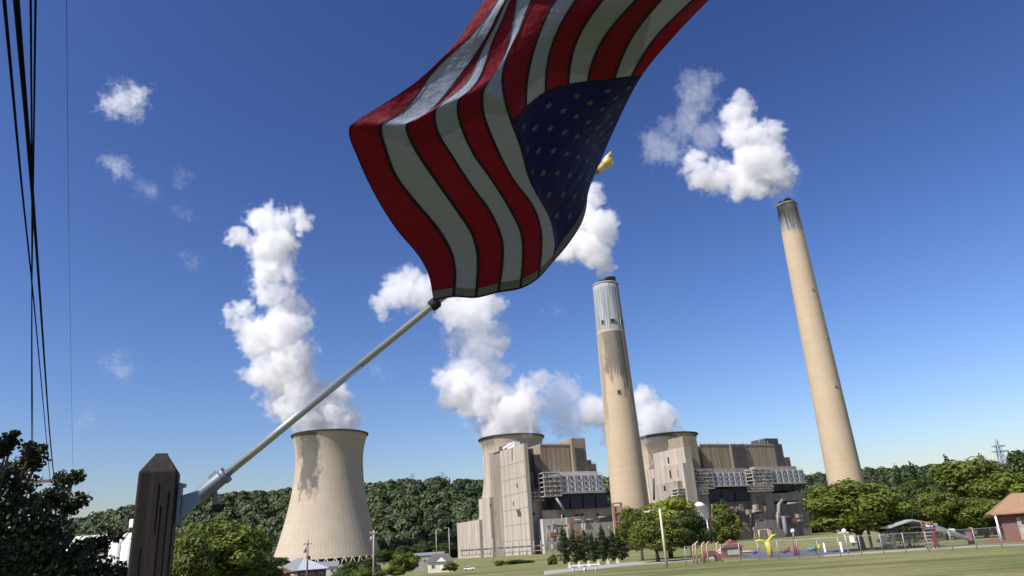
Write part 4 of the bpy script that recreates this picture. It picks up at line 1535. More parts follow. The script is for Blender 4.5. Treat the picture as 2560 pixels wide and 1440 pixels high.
# brick house at the far right
b = atZ(2516, 1352, 0)
hr = math.radians(-27)
b = b + Vector((math.cos(hr), math.sin(hr), 0)) * 6.2 + Vector((-math.sin(hr), math.cos(hr), 0)) * 3.2
t, P, u, v = house('brick_house', (b.x, b.y, 0), 12.4, 6.4, 2.5, 1.75, hr, M_['brick'], M_['rooftan'], 'small brick house with tan hip roof at the far right', hip=2.4, over=.7)
MB().tube([P(-6.6, -3.75, 0), P(-6.6, -3.75, 2.5)], .09, 8).build('porch_post', M_['white'], t)
MB().box(P(-4.3, -3.25, 1.05), (1.2, .1, 2.1), (u, v, EZ)).build('door', M_['wallG'], t)
MB().box(P(-4.3, -3.33, 1.75), (.5, .08, .5), (u, v, EZ)).build('door_window', M_['glass'], t)
windows(t, P(-1.0, -3.22, 1.5), u, -v, 1.2, 1.0)
windows(t, P(2.4, -3.22, 1.5), u, -v, 1.2, 1.0)
# grey hip-roofed house in the village
c = atY(752, 1426, 220)
t, P, u, v = house('brick_house', (c.x, 220, c.z - 3.2), 10.5, 9.5, 3.2, 3.2, math.radians(-38), M_['brick'], M_['roofgrey'], 'brick house with grey hip roof, ends coloured paler as if sunlit, before the cooling tower', hip=4.6, over=.7, mr2=M_['roofsunlit'])  # sunlight on the hip ends is put into their paler colour
for a in (-3, 0, 3):
    windows(t, P(a, -4.77, 1.6), u, -v, 1.2, 1.3)
    windows(t, P(5.27, a, 1.6), v, u, 1.2, 1.3)
MB().box(P(1.2, 1.5, 5.6), (.9, .9, 2.6), (u, v, EZ)).build('chimney', M_['brick'], t)
# tan-roofed house nearer
c = atY(668, 1436, 150)
t, P, u, v = house('brick_house', (c.x, 150, c.z - 2.8), 7.5, 7.0, 2.8, 1.3, .1, M_['brick'], M_['rooftan'], 'low house with tan roof at the bottom edge below the tower', hip=2.0)
MB().box(P(-2.2, 1.0, 3.9), (.8, .8, 1.5), (u, v, EZ)).build('chimney', M_['brick'], t)
windows(t, P(0, -3.52, 1.5), u, -v, 1.4, 1.0)
# cream house
c = atY(1101, 1426, 320)
t, P, u, v = house('cream_house', (c.x, 320, c.z), 10.0, 8.5, 3.3, 3.0, math.radians(8), M_['cream'], M_['roofdark'], 'cream house with dark roof near the pale low wing', hip=2.0)
MB().add([P(-1.6, -4.9, 3.4), P(2.4, -4.9, 3.4), P(.4, -4.9, 5.0), P(-1.6, -1.5, 3.4), P(2.4, -1.5, 3.4), P(.4, -1.5, 5.0)], [(0, 1, 2), (1, 4, 5, 2), (3, 0, 2, 5), (4, 3, 5)]).build('front_gable', M_['white'], t)
for a in (-3, 3.2):
    windows(t, P(a, -4.27, 1.7), u, -v, 1.3, 1.4)
MB().box(P(.4, -4.27, 1.1), (1.1, .1, 2.2), (u, v, EZ)).build('door', M_['white'], t)
# grey commercial building
c = atY(1072, 1410, 380)
t, P, u, v = house('grey_shed', (c.x, 380, c.z - 3), 15, 9, 7.0, 1.2, .05, M_['wallG'], M_['roofgrey'], 'long grey shed behind the cream house', over=.4)
for a in (-5, -1.5, 2, 5.5):
    windows(t, P(a, -4.52, 4.6), u, -v, 1.6, 1.4)
# small pale house by the tower foot
c = atY(818, 1420, 300)
t, P, u, v = house('small_house', (c.x, 300, c.z - 2.6), 8, 7, 3.0, 1.8, .2, M_['offwhite'], M_['roofgrey'], 'small pale house among bushes at the foot of the stained tower')
windows(t, P(-2, -3.52, 1.7), u, -v, 1.2, 1.2)
windows(t, P(2, -3.52, 1.7), u, -v, 1.2, 1.2)

# white industrial building behind the dark tree
cl_, cr = atY(178, 1340, 300), atY(352, 1328, 300)
zt = (cl_.z + cr.z) / 2
gz = hz(cl_.x, 300)
wb = empty('industrial_building', ((cl_.x + cr.x) / 2, 300, gz), 'beige and white works building seen behind the dark leafy branches', 'building')
wL = cr.x - cl_.x
MB().box(((cl_.x + cr.x) / 2, 306, (gz + zt - 6) / 2), (wL, 14, zt - 6 - gz)).build('wall', M_['offwhite'], wb)
MB().hexa([(cl_.x - 1, 298, zt - 6), (cr.x + 1, 298, zt - 6), (cr.x + 1, 313, zt - 6), (cl_.x - 1, 313, zt - 6), (cl_.x - 1, 305, zt), (cr.x + 1, 305, zt), (cr.x + 1, 307, zt), (cl_.x - 1, 307, zt)]).build('roof', M_['offwhite'], wb)
for k in range(9):
    x_ = cl_.x + wL * (k + .5) / 9
    MB().hexa([(x_ - .2, 297.6, zt - 6.1), (x_ + .2, 297.6, zt - 6.1), (x_ + .2, 298.2, zt - 6), (x_ - .2, 298.2, zt - 6), (x_ - .2, 304.8, zt + .25), (x_ + .2, 304.8, zt + .25), (x_ + .2, 305.2, zt + .1), (x_ - .2, 305.2, zt + .1)]).build('roof_seam', M_['wallG'], wb)
c = atY(328, 1300, 302)
MB().box((c.x, 307, c.z - 1), (4.5, 4, 3.2)).build('roof_house', M_['white'], wb)
for i, (px, py) in enumerate(((292, 1352), (322, 1350))):
    c = atY(px, py, 285)
    tk = empty('storage_tank', (c.x, 285, gz), ('white storage tank seen through the leaves, left of its twin', 'white storage tank seen through the leaves, right of its twin')[i], 'tank', 'white storage tanks')
    MB().lathe((c.x, 285, 0), [(2.3, gz), (2.3, c.z - .8), (1.2, c.z - .1), (.01, c.z)], 26).build('shell', M_['white'], tk)
    MB().tube([(c.x + 2.45, 283.6, gz), (c.x + 2.45, 283.6, c.z - .5)], .15, 6).build('riser_pipe', M_['rust'], tk)


# ------------------------------------------------------------------ poles
def upole(px, pt, Y, r, m, label, arm=None, can=False, lamp=None):
    p = atY(px, pt, Y)
    z0 = hz(p.x, Y)
    t = empty('utility_pole' if not lamp else 'lamp_post', (p.x, Y, z0), label, 'pole')
    MB().tube([(p.x, Y, z0 - .3), (p.x, Y, p.z)], [r, r * .7], 10).build('shaft', m, t)
    if arm:
        MB().box((p.x + arm[1], Y - r, p.z - arm[2]), (arm[0], .14, .18)).build('cross_arm', m, t)
        for s in (-.45, -.15, .15, .45):
            MB().tube([(p.x + arm[1] + arm[0] * s, Y - r, p.z - arm[2] + .09), (p.x + arm[1] + arm[0] * s, Y - r, p.z - arm[2] + .4)], [.09, .05], 6).build('insulator', M_['offwhite'], t)
    if can:
        MB().lathe((p.x - r - .35, Y, p.z - 2.8), [(.01, 0), (.33, .02), (.33, 1.2), (.2, 1.3), (.01, 1.32)], 12).build('transformer', M_['galv'], t)
    if lamp:
        MB().tube([(p.x, Y, p.z - .3), (p.x + lamp * .5, Y, p.z + .1), (p.x + lamp, Y, p.z)], .09, 6).build('lamp_arm', m, t)
        MB().box((p.x + lamp, Y, p.z - .12), (1.0, .5, .22)).build('lamp_head', M_['galv'], t)
    return t


upole(770, 1350, 180, .26, M_['pole'], 'dark wooden utility pole in front of the grey hip-roofed house', arm=(2.0, 0, .9), can=True)
upole(934, 1326, 200, .24, M_['polegrey'], 'grey utility pole before the right foot of the stained tower', arm=(2.0, 0, .6), can=True)
upole(1090, 1324, 360, .2, M_['galv'], 'thin lamp post left of the pale low wing', lamp=1.6)
upole(1122, 1319, 350, .22, M_['galv'], 'thin lamp post beside the pale low wing', lamp=-1.8)
upole(1231, 1347, 400, .25, M_['polegrey'], 'lamp post before the recessed wall of the pale boiler house', lamp=-1.4)

# near utility pole carrying the wires (mostly behind the dark tree)
PY = 46.0
pp = atY(178, 1150, PY)
near_pole = upole(178, 1195, PY, .15, M_['bark'], 'slim dark utility pole behind the dark leafy branches at left', arm=(2.9, -1.35, .1))


def wire(name, pts, r, label):
    """pts: (px,py,Y) sightings along the span, joined smoothly"""
    P = [atY(*p) for p in pts]
    Q = []
    n = len(P)
    for i in range(n - 1):
        p0, p1, p2, p3 = P[max(i - 1, 0)], P[i], P[i + 1], P[min(i + 2, n - 1)]
        for k in range(10):
            s = k / 10
            Q.append(.5 * ((2 * p1) + (p2 - p0) * s + (2 * p0 - 5 * p1 + 4 * p2 - p3) * s * s + (3 * p1 - p0 - 3 * p2 + p3) * s ** 3))
    Q.append(P[-1])
    MB().tube(Q, r, 7).build(name, M_['cable'], label=label, cat='cable', group='overhead cables')


wire('overhead_cable', [(5, -60, 5.2), (25, 150, 7.0), (55, 470, 12), (88, 790, 20), (118, 1120, 38), (126, 1206, PY)], .018, 'black overhead cable starting nearest the top left corner')
wire('overhead_cable', [(36, -60, 4.6), (52, 130, 6.2), (77, 430, 10), (100, 740, 18), (124, 1080, 34), (136, 1202, PY)], .028, 'thickest black overhead cable crossing the others at left')
wire('overhead_cable', [(76, -60, 8), (78, 150, 10), (80, 500, 15), (80, 850, 24), (83, 1206, PY)], .017, 'thin black overhead cable, left one of the near-vertical pair')
wire('overhead_cable', [(90, -60, 8), (87, 150, 10), (83, 480, 15), (79, 850, 24), (79, 1206, PY + .3)], .017, 'thin black overhead cable, right one of the near-vertical pair')
wire('overhead_cable', [(166, -60, 14), (169, 300, 20), (174, 700, 30), (180, 1050, 42), (183, 1196, PY + .2)], .006, 'hair-thin overhead wire standing apart right of the other cables')

# parked car
c = atY(1173, 1420, 330)
z0 = hz(c.x, 330)
car = empty('parked_car', (c.x, 330, z0), 'white parked car beside the cream house', 'car')
X = c.x
sec = [(-2.3, .5, .75), (-2.2, .45, .95), (-1.3, .45, 1.0), (1.0, .45, 1.0), (2.1, .45, .85), (2.3, .5, .7)]
P = []
for (x_, zl, zh) in sec:
    P += [(X + x_, 329.1, z0 + zl), (X + x_, 330.9, z0 + zl), (X + x_, 330.9, z0 + zh), (X + x_, 329.1, z0 + zh)]
fc = [(0, 1, 2, 3), (23, 22, 21, 20)]
for i in range(5):
    for k in range(4):
        fc.append((i * 4 + k, i * 4 + (k + 1) % 4, i * 4 + 4 + (k + 1) % 4, i * 4 + 4 + k))
MB().add(P, fc).build('body', M_['white'], car)
MB().hexa([(X - 1.9, 329.15, z0 + .98), (X + 1.1, 329.15, z0 + .98), (X + 1.1, 330.85, z0 + .98), (X - 1.9, 330.85, z0 + .98), (X - 1.4, 329.35, z0 + 1.5), (X + .4, 329.35, z0 + 1.5), (X + .4, 330.65, z0 + 1.5), (X - 1.4, 330.65, z0 + 1.5)]).build('cabin_glass', M_['glass'], car)
MB().box((X - .5, 330, z0 + 1.52), (1.9, 1.4, .06)).build('roof', M_['white'], car)
for i in (-1.4, 1.4):
    for s in (329.1, 330.9):
        MB().tube([(X + i, s - .1, z0 + .33), (X + i, s + .1, z0 + .33)], .33, 14).build('wheel', M_['rubber'], car)

# ------------------------------------------------------------------ trees and bushes (things)
plant_px('oak2', 2118, 1193, 78, 245, 'big round leafy tree in front of the taller smokestack')
plant_px('bright', 1658, 1240, 100, 170, 'yellow-green treetop behind the darker trees below the thick smokestack')
plant_px('oak', 1590, 1262, 96, 110, 'mid green tree left of the yellow-green treetop')
plant_px('deep', 1715, 1272, 92, 110, 'dark green tree right of the pale wooden pole')
plant_px('oak', 1632, 1292, 86, 140, 'mid green tree directly behind the pale wooden pole')
plant_px('slim', 1806, 1246, 100, 62, 'slim tree standing alone before the dirty boiler house')
GR = 'trees along the far right edge of the park'
plant_px('oak', 2405, 1146, 118, 270, 'broadest tree of the wood right of the big round tree', group=GR)
plant_px('deep', 2295, 1192, 108, 170, 'dark tree between the big round tree and the broad one', group=GR)
plant_px('oak2', 2510, 1172, 105, 190, 'tree directly behind the small brick house', group=GR)
plant_px('deep', 2262, 1240, 98, 120, 'low dark tree touching the big round tree', group=GR)
plant_px('oak', 2340, 1225, 96, 150, 'low leafy tree above the picnic shelter', group=GR)
plant_px('oak2', 2440, 1240, 94, 150, 'low leafy tree above the slide chute', group=GR)
plant_px('deep', 2565, 1120, 130, 200, 'tall dark tree cut by the right picture edge', group=GR)
GS = 'spruces behind the right-hand trees'
for (px, pt, wd, lb) in ((2237, 1158, 60, 'spruce nearest the taller smokestack'), (2205, 1200, 56, 'short dark spruce just right of the big round tree'), (2275, 1152, 70, 'spruce second from the big round tree'), (2362, 1134, 62, 'pointed spruce top above the broad tree'), (2450, 1132, 66, 'spruce top left of the dark pylon'), (2520, 1124, 70, 'spruce top right of the dark pylon'), (2545, 1130, 60, 'spruce top at the right picture edge')):
    plant_px('spruce', px, pt, 150, wd * 1.5, lb, group=GS)
GV = 'evergreen row below the boiler houses'
for i, (px, pt, wd) in enumerate(((1404, 1312, 30), (1433, 1324, 29), (1456, 1320, 26), (1478, 1330, 28), (1500, 1312, 30), (1525, 1322, 30), (1546, 1316, 32))):
    plant_px('column', px, pt, 112, wd * 1.3, ('first', 'second', 'third', 'fourth', 'fifth', 'sixth', 'last')[i] + ' columnar evergreen counted from the left in the row', group=GV)
plant_px('oak2', 560, 1284, 46, 250, 'leafy green tree right of the dark wooden post')
plant_px('oak', 470, 1325, 40, 150, 'green bush close behind the wooden post')
plant_px('deep', 655, 1378, 62, 110, 'dark bush below the left foot of the stained tower')
plant_px('deep', 340, 1402, 34, 60, 'dark bush between the wooden post and the leafy branches')
GB = 'bushes in the village'
plant_px('bush', 1008, 1376, 130, 78, 'large green bush between the utility pole and cream house', cat='bush', group=GB)
plant_px('bushd', 860, 1402, 210, 70, 'dark bush at the foot of the stained tower', cat='bush', group=GB)
plant_px('bushd', 915, 1392, 215, 70, 'dark bush next to the grey utility pole', cat='bush', group=GB)
plant_px('bush', 905, 1418, 170, 60, 'green bush lower beside the grey utility pole', cat='bush', group=GB)
plant_px('bush', 985, 1412, 100, 48, 'green bush in front of the large village bush', cat='bush', group=GB)
plant_px('bush', 1126, 1404, 120, 40, 'small round tree in the grass below the cream house', cat='bush', group=GB)
plant_px('bushd', 720, 1404, 260, 60, 'dark bush behind the grey hip-roofed house', cat='bush', group=GB)
plant_px('bushd', 1300, 1398, 380, 60, 'bush at the foot of the pale boiler house', cat='bush', group=GB)
plant_px('bush', 1250, 1400, 360, 30, 'small bush before the recessed boiler house wall', cat='bush', group=GB)
plant_px('slim', 1378, 1384, 190, 24, 'thin young tree left of the evergreen row')
GW = 'trees along the river bank'
rt_ = random.Random(8)
for i, (px, pt, Y, wd) in enumerate(((1060, 1350, 700, 60), (1110, 1355, 680, 60), (1010, 1362, 640, 60), (960, 1372, 560, 50), (690, 1392, 600, 70), (640, 1360, 560, 80), (600, 1340, 620, 80))):
    plant_px('deep', px, pt, Y, wd, ('tree on the bank left of the pale low wing', 'tree on the bank touching the pale low wing', 'low bank tree behind the large village bush', 'low bank tree at the right foot of the stained tower', 'low bank tree at the left foot of the stained tower', 'bank tree left of the stained tower', 'bank tree farthest left, above the leafy green tree')[i], group=GW)
# unseen tree added to throw shade on the dark leafy tree at left
plant('oak', -11.2, -.6, 8.6, 12.5, 'broad unseen tree added left of the viewpoint to cast shade', z=0)
for k, o in T.items():
    if k not in FIRST:
        for ch in list(o.children):
            bpy.data.objects.remove(ch)
        bpy.data.objects.remove(o)

# ------------------------------------------------------------------ near dark tree at left
rng = np.random.default_rng(21)
clus = [(20, 1104, 30, 5.8), (2, 1125, 24, 5.8), (35, 1084, 9, 5.8), (5, 1185, 46, 6.0), (78, 1128, 30, 6.0), (90, 1150, 34, 6.2), (62, 1165, 36, 6.2), (40, 1215, 60, 6.0), (10, 1270, 80, 6.0), (85, 1268, 66, 6.4), (125, 1250, 34, 6.4), (160, 1200, 34, 6.6), (195, 1190, 20, 6.6), (150, 1250, 40, 6.4), (205, 1248, 26, 6.5), (176, 1272, 22, 6.4), (60, 1330, 90, 6.0), (120, 1330, 52, 6.2), (40, 1400, 100, 5.8), (130, 1400, 70, 6.0), (185, 1388, 44, 6.2), (225, 1368, 24, 6.3), (258, 1358, 22, 6.4), (292, 1336, 18, 6.5), (215, 1418, 44, 6.0), (262, 1425, 34, 6.2), (180, 1440, 60, 5.9), (300, 1445, 40, 6.1), (110, 1120, 10, 6.2), (38, 1085, 10, 5.9)]
tb = atC(-160, 1560, 6.3)
tb.z = hz(tb.x, tb.y)
nt_ = empty('leafy_tree', tb, 'dark shaded leafy tree filling the lower left corner', 'tree')
VL, k4 = [], 0
for (px, py, r, zc) in clus:
    c = atC(px, py, zc)
    rad = r / F * zc
    r *= .8 if py < 1290 else 1.0
    rad = r / F * zc
    n = int(40 + r * 6.5 + (r * r * .03 if py > 1290 else 0))
    v_, f_ = leaf_cloud([(c.x, c.y, c.z, rad, rad * 1.1, rad * .9)], n, .025, rng, out=.3, shell=(.1, 1.15), aspect=.62)
    VL.append(v_)
VL = np.concatenate(VL) - np.array(tb)
me = mesh_np('crown', VL, np.arange(len(VL)).reshape(-1, 4), L_['near'])
o = bpy.data.objects.new('crown', me)
COL.objects.link(o)
o.parent = nt_
fork = atC(-60, 1420, 6.2)
tk = MB().tube([tb - EZ * .2, tb * .5 + fork * .5, fork], [.13, .10, .08], 10)
tk.build('trunk', M_['bark'], nt_)
for (px, py, r, zc) in clus[::2]:
    c = atC(px, py, zc)
    m_ = (fork + c) / 2 + Vector((0, 0, -.12))
    MB().tube([fork, m_, c], [.04, .02, .005], 6).build('limb', M_['bark'], nt_)

# ------------------------------------------------------------------ wooden post, bracket, pole, flag
wood = mat('dark_post_wood', (.007, .005, .0038), var=.45, scale=60, bump=.9, bscale=90, rough=.75, stretch=(1, 1, .03), col2=(.024, .0175, .0125), detail=8)
ZP = 1.72
hw = .0415
top = atC(405, 1135, ZP)
fx = Vector((RT.x, RT.y, 0)); fx = (CM @ Vector((1, 0, 0))); fx.z = 0; fx.normalize()
ang = math.radians(19)
px_ = Vector((fx.x * math.cos(ang) - fx.y * math.sin(ang), fx.x * math.sin(ang) + fx.y * math.cos(ang), 0))
py_ = Vector((-px_.y, px_.x, 0))
bz = hz(top.x, top.y)
post = empty('wooden_post', (top.x, top.y, bz), 'dark weathered square wooden post with chamfered top', 'post')
rings = [(-.3, hw, hw), (.35, hw, hw), (top.z - bz - .047, hw * .985, hw * .985), (top.z - bz - .043, hw * .96, hw * .96), (top.z - bz - .004, hw * .34, hw * .34), (top.z - bz, hw * .30, hw * .30)]
rings = [rings[0]] + [(-.3 + (top.z - bz - .047 + .3) * k / 12, hw * (1 + .006 * math.sin(k * 2.3)), hw * (1 + .006 * math.cos(k * 1.7))) for k in range(1, 12)] + rings[2:]
P, fc = [], []
for (z, a, b2) in rings:
    ch_ = min(a, b2) * .10
    for (i, j) in ((-1, -1), (1, -1), (1, 1), (-1, 1)):
        for (di, dj) in (((0, 1), (1, 0)) if i * j > 0 else ((1, 0), (0, 1))):
            P.append(Vector((top.x, top.y, bz + z)) + px_ * (i * (a - ch_ * di)) + py_ * (j * (b2 - ch_ * dj)))
nr = len(rings)
for i in range(nr - 1):
    for k in range(8):
        fc.append((i * 8 + k, i * 8 + (k + 1) % 8, i * 8 + 8 + (k + 1) % 8, i * 8 + 8 + k))
fc.append(tuple((nr - 1) * 8 + k for k in range(8)))
MB().add(P, fc).build('shaft', wood, post)
# drying checks in the wood
for k, (dx, z0_, z1_) in enumerate(((-.02, .35, 1.1), (.012, .2, .8), (.026, .15, .5), (-.008, .9, 1.5), (.004, .12, .3))):
    c0 = Vector((top.x, top.y, top.z)) + px_ * dx - py_ * (hw + .0002)
    MB().box(c0 - EZ * (z0_ + z1_) / 2 * .6, (.0016, .0012, (z1_ - z0_) * .6), (px_, py_, EZ)).build('crack', M_['cable'], post)

alu = mat('brushed_aluminium', (.34, .35, .37), rough=.22, metal=.45, var=.03, scale=30, spec=.5)
cast = mat('cast_bracket', (.17, .20, .25), rough=.5, metal=.35, var=.12, scale=40)
P0 = atC(472, 1262, 1.80)
P1 = atC(1082, 756, 1.98)
P2 = atC(1492, 428, 2.135)
PT = P0 + (P2 - P0) * 1.0
pdir = (P2 - P0).normalized()
# bend check: keep one straight pole through P0 and P2
br_ = empty('flag_bracket', atC(455, 1270, 1.78), 'grey cast flagpole bracket with wing screws on the wooden post', 'bracket')
c = Vector((top.x, top.y, top.z)) + px_ * (hw + .006) - EZ * .115
MB().box(c + EZ * .0, (.008, .045, .09), (px_, py_, EZ)).build('base_plate', cast, br_)
MB().hexa([c + px_ * .006 + py_ * -.012 + EZ * -.035, c + px_ * .045 + py_ * -.009 + EZ * .003, c + px_ * .045 + py_ * .009 + EZ * .003, c + px_ * .006 + py_ * .012 + EZ * -.035,
           c + px_ * .006 + py_ * -.012 + EZ * .018, c + px_ * .04 + py_ * -.009 + EZ * .028, c + px_ * .04 + py_ * .009 + EZ * .028, c + px_ * .006 + py_ * .012 + EZ * .018]).build('neck', cast, br_)
s0 = P0 + pdir * .015
MB().tube([s0, s0 + pdir * .012, s0 + pdir * .085, s0 + pdir * .095], [.0165, .0185, .0175, .0165], 20).build('socket', cast, br_)
MB().tube([s0 + pdir * .084, s0 + pdir * .097], .0205, 20).build('collar', cast, br_)
dn = (CM @ Vector((.25, -1, .1))).normalized()
w0 = s0 + pdir * .055
MB().tube([w0 + dn * .012, w0 + dn * .034, w0 + dn * .05], [.008, .0075, .0085], 10).build('wing_screw', cast, br_)
MB().tube([w0 + dn * .048, w0 + dn * .062], .0092, 10).build('screw_cap', M_['rubber'], br_)
MB().box(s0 + pdir * .06 - dn * .021, (.022, .004, .012), (pdir, pdir.cross(dn).normalized(), dn)).build('wing_nut', M_['offwhite'], br_)
for s in (-1, 1):
    MB().lathe(c + EZ * (.04 * s) + px_ * .006, [(.006, -.004), (.006, .004), (.001, .005)], 10).build('bolt', M_['galv'], br_)

fp = empty('flagpole', P0, 'shiny aluminium flagpole slanting up to the right', 'flagpole')
j1 = P0 + (P2 - P0) * .38
MB().tube([P0 + pdir * .02, j1], .0102, 24).build('lower_tube', alu, fp)
MB().tube([j1 - pdir * .002, P2], .0094, 24).build('upper_tube', alu, fp)
ringp = P0 + pdir * ((P1 - P0).dot(pdir))
MB().tube([ringp - pdir * .012, ringp - pdir * .008, ringp + pdir * .012, ringp + pdir * .016], [.0125, .0165, .0165, .0125], 18).build('flag_clip', M_['rubber'], fp)
gold = mat('gold_finial', (.75, .58, .22), rough=.35, metal=.5, var=.12, scale=60)
fb = P2
MB().tube([fb, fb + pdir * .012, fb + pdir * .02, fb + pdir * .028], [.011, .013, .009, .012], 14).build('finial_neck', gold, fp)
q = fb + pdir * .044
ball = MB()
cu = pdir.cross(EZ).normalized()
cv_ = pdir.cross(cu)
prof = [(-.02, .002), (-.016, .0095), (-.008, .0155), (0, .018), (.008, .0155), (.016, .0095), (.02, .002)]
ball.tube([q + pdir * a for a, _ in prof], [r for _, r in prof], 16)
ball.build('finial_ball', gold, fp)
wing = MB()
right = CM @ Vector((1, 0, 0))
upv = CM @ Vector((0, 1, 0))
wing.tube([fb + pdir * .02, fb + pdir * .045 + upv * .012, fb + pdir * .06 + upv * .021], [.008, .010, .004], 10)
wing.build('finial_wing', gold, fp)


# ---- flag: boundaries of the 13 stripes (k = 0 bottom edge .. 13 top edge), each as points from hoist (u=0) outwards
def arc_u(pts, umax):
    d = [0.0]
    for a, b in zip(pts, pts[1:]):
        d.append(d[-1] + math.hypot(b[0] - a[0], b[1] - a[1]))
    return [x / d[-1] * umax for x in d]


LOW = {
    0: [(1084, 752), (1071, 686), (1045, 638), (992, 575), (939, 491), (892, 390), (873, 317)],
    1: [(1134, 743), (1137, 681), (1126, 628), (1092, 570), (1034, 501), (987, 438), (960, 364), (952, 311)],
    2: [(1190, 745), (1195, 644), (1182, 586), (1145, 528), (1082, 438), (1034, 364), (1018, 309)],
    3: [(1245, 732), (1256, 649), (1253, 596), (1224, 528), (1177, 464), (1129, 390), (1092, 327), (1087, 274)],
    4: [(1301, 722), (1308, 644), (1303, 580), (1272, 517), (1229, 448), (1182, 380), (1148, 295), (1148, 248)],
    5: [(1345, 697), (1353, 633), (1351, 570), (1330, 512), (1282, 448), (1240, 369), (1208, 285), (1206, 232)],
    6: [(1382, 656), (1388, 607), (1374, 543), (1351, 501), (1324, 448), (1303, 369), (1280, 306), (1264, 253)],
}
HI = {   # beyond the crease (u from .45), image points up to the frame edge and past it
    0: [(925, 281), (985, 243), (1040, 205), (1085, 165), (1140, 105), (1205, 8), (1255, -80), (1350, -260)],
    1: [(1000, 283), (1045, 235), (1068, 195), (1110, 150), (1180, 88), (1228, 25), (1285, -70), (1390, -260)],
    2: [(1065, 286), (1115, 235), (1150, 190), (1180, 150), (1222, 82), (1256, 10), (1315, -80), (1425, -260)],
    3: [(1120, 246), (1160, 212), (1185, 172), (1205, 125), (1240, 60), (1268, 0), (1335, -90), (1450, -260)],
    4: [(1172, 228), (1198, 196), (1214, 156), (1230, 108), (1258, 45), (1279, -5), (1345, -95), (1480, -260)],
    5: [(1219, 206), (1236, 184), (1252, 158), (1270, 110), (1284, 40), (1296, -20), (1360, -110), (1510, -265)],
    6: [(1256, 205), (1262, 160), (1279, 115), (1300, 72), (1320, 20), (1350, -40), (1410, -130), (1560, -280)],
}
UHI = [.485, .52, .555, .59, .635, .68, .76, 1.0]
UP_H = {7: (1411, 623), 8: (1436, 589), 9: (1455, 556), 10: (1466, 520), 11: (1469, 490), 12: (1477, 462), 13: (1488, 436)}
UP_C = {7: (1315, 268), 8: (1365, 230), 9: (1420, 212), 10: (1470, 204), 11: (1535, 197), 12: (1578, 191), 13: (1604, 190)}
UP_T = {7: (1388, 0), 8: (1440, 0), 9: (1505, 0), 10: (1591, 0), 11: (1651, 0), 12: (1733, 0), 13: (1773, 0)}
UP_M = {7: (1345, 455), 8: (1385, 415), 9: (1425, 385), 10: (1462, 362), 11: (1490, 345), 12: (1512, 335), 13: (1533, 330)}
UP_N = {7: (1330, 140), 8: (1380, 115), 9: (1440, 105), 10: (1505, 105), 11: (1575, 100), 12: (1638, 95), 13: (1684, 92)}
KB = {}
for k in range(7):
    pts = [(u,) + p for u, p in zip(arc_u(LOW[k], .45), LOW[k])] + [(u,) + p for u, p in zip(UHI, HI[k])]
    KB[k] = pts
for k in range(7, 14):
    far = (UP_T[k][0] * 2 - UP_N[k][0] + 60, -140)
    KB[k] = [(0,) + UP_H[k], (.2,) + UP_M[k], (.40,) + UP_C[k], (.51,) + UP_N[k], (.63,) + UP_T[k], (.78,) + far, (1.0, far[0] + 110, -330)]
US = [i / 60 for i in range(61)]


def cr_eval(pts, u):
    """Catmull-Rom through (u,x,y)"""
    n = len(pts)
    i = 0
    while i < n - 2 and pts[i + 1][0] < u:
        i += 1
    p0, p1, p2, p3 = pts[max(i - 1, 0)], pts[i], pts[i + 1], pts[min(i + 2, n - 1)]
    s = (u - p1[0]) / (p2[0] - p1[0])
    out = []
    for c_ in (1, 2):
        m1 = (p2[c_] - p0[c_]) / max(1e-6, p2[0] - p0[0]) * (p2[0] - p1[0])
        m2 = (p3[c_] - p1[c_]) / max(1e-6, p3[0] - p1[0]) * (p2[0] - p1[0])
        out.append((2 * s ** 3 - 3 * s * s + 1) * p1[c_] + (s ** 3 - 2 * s * s + s) * m1 + (-2 * s ** 3 + 3 * s * s) * p2[c_] + (s ** 3 - s * s) * m2)
    return out


GRID = np.zeros((61, 14, 2))
for k in range(14):
    for i, u in enumerate(US):
        GRID[i, k] = cr_eval(KB[k], u)


def flag_depth(u, v):
    z0 = 1.975 + .155 * v - .05 * math.sin(math.pi * v)
    z = z0 - .72 * min(u, .45)
    if u > .45:
        z += (.16 * (1 - v) - .62 * v) * (u - .45)
    z += .018 * math.sin(9 * u + 5 * v) + .012 * math.sin(17 * u - 8 * v)
    return z


def flag_pt(u, v):
    fu, fk = max(0, min(59.999, u * 60)), max(0, min(12.999, v * 13))
    i, k = int(fu), int(fk)
    a, b = fu - i, fk - k
    # smooth across stripes with Catmull-Rom in k, linear in u
    def row(ii):
        g0, g1, g2, g3 = GRID[ii, max(k - 1, 0)], GRID[ii, k], GRID[ii, k + 1], GRID[ii, min(k + 2, 13)]
        return .5 * ((2 * g1) + (g2 - g0) * b + (2 * g0 - 5 * g1 + 4 * g2 - g3) * b * b + (3 * g1 - g0 - 3 * g2 + g3) * b ** 3)
    g = row(i) * (1 - a) + row(i + 1) * a
    return atC(g[0], g[1], flag_depth(u, v))


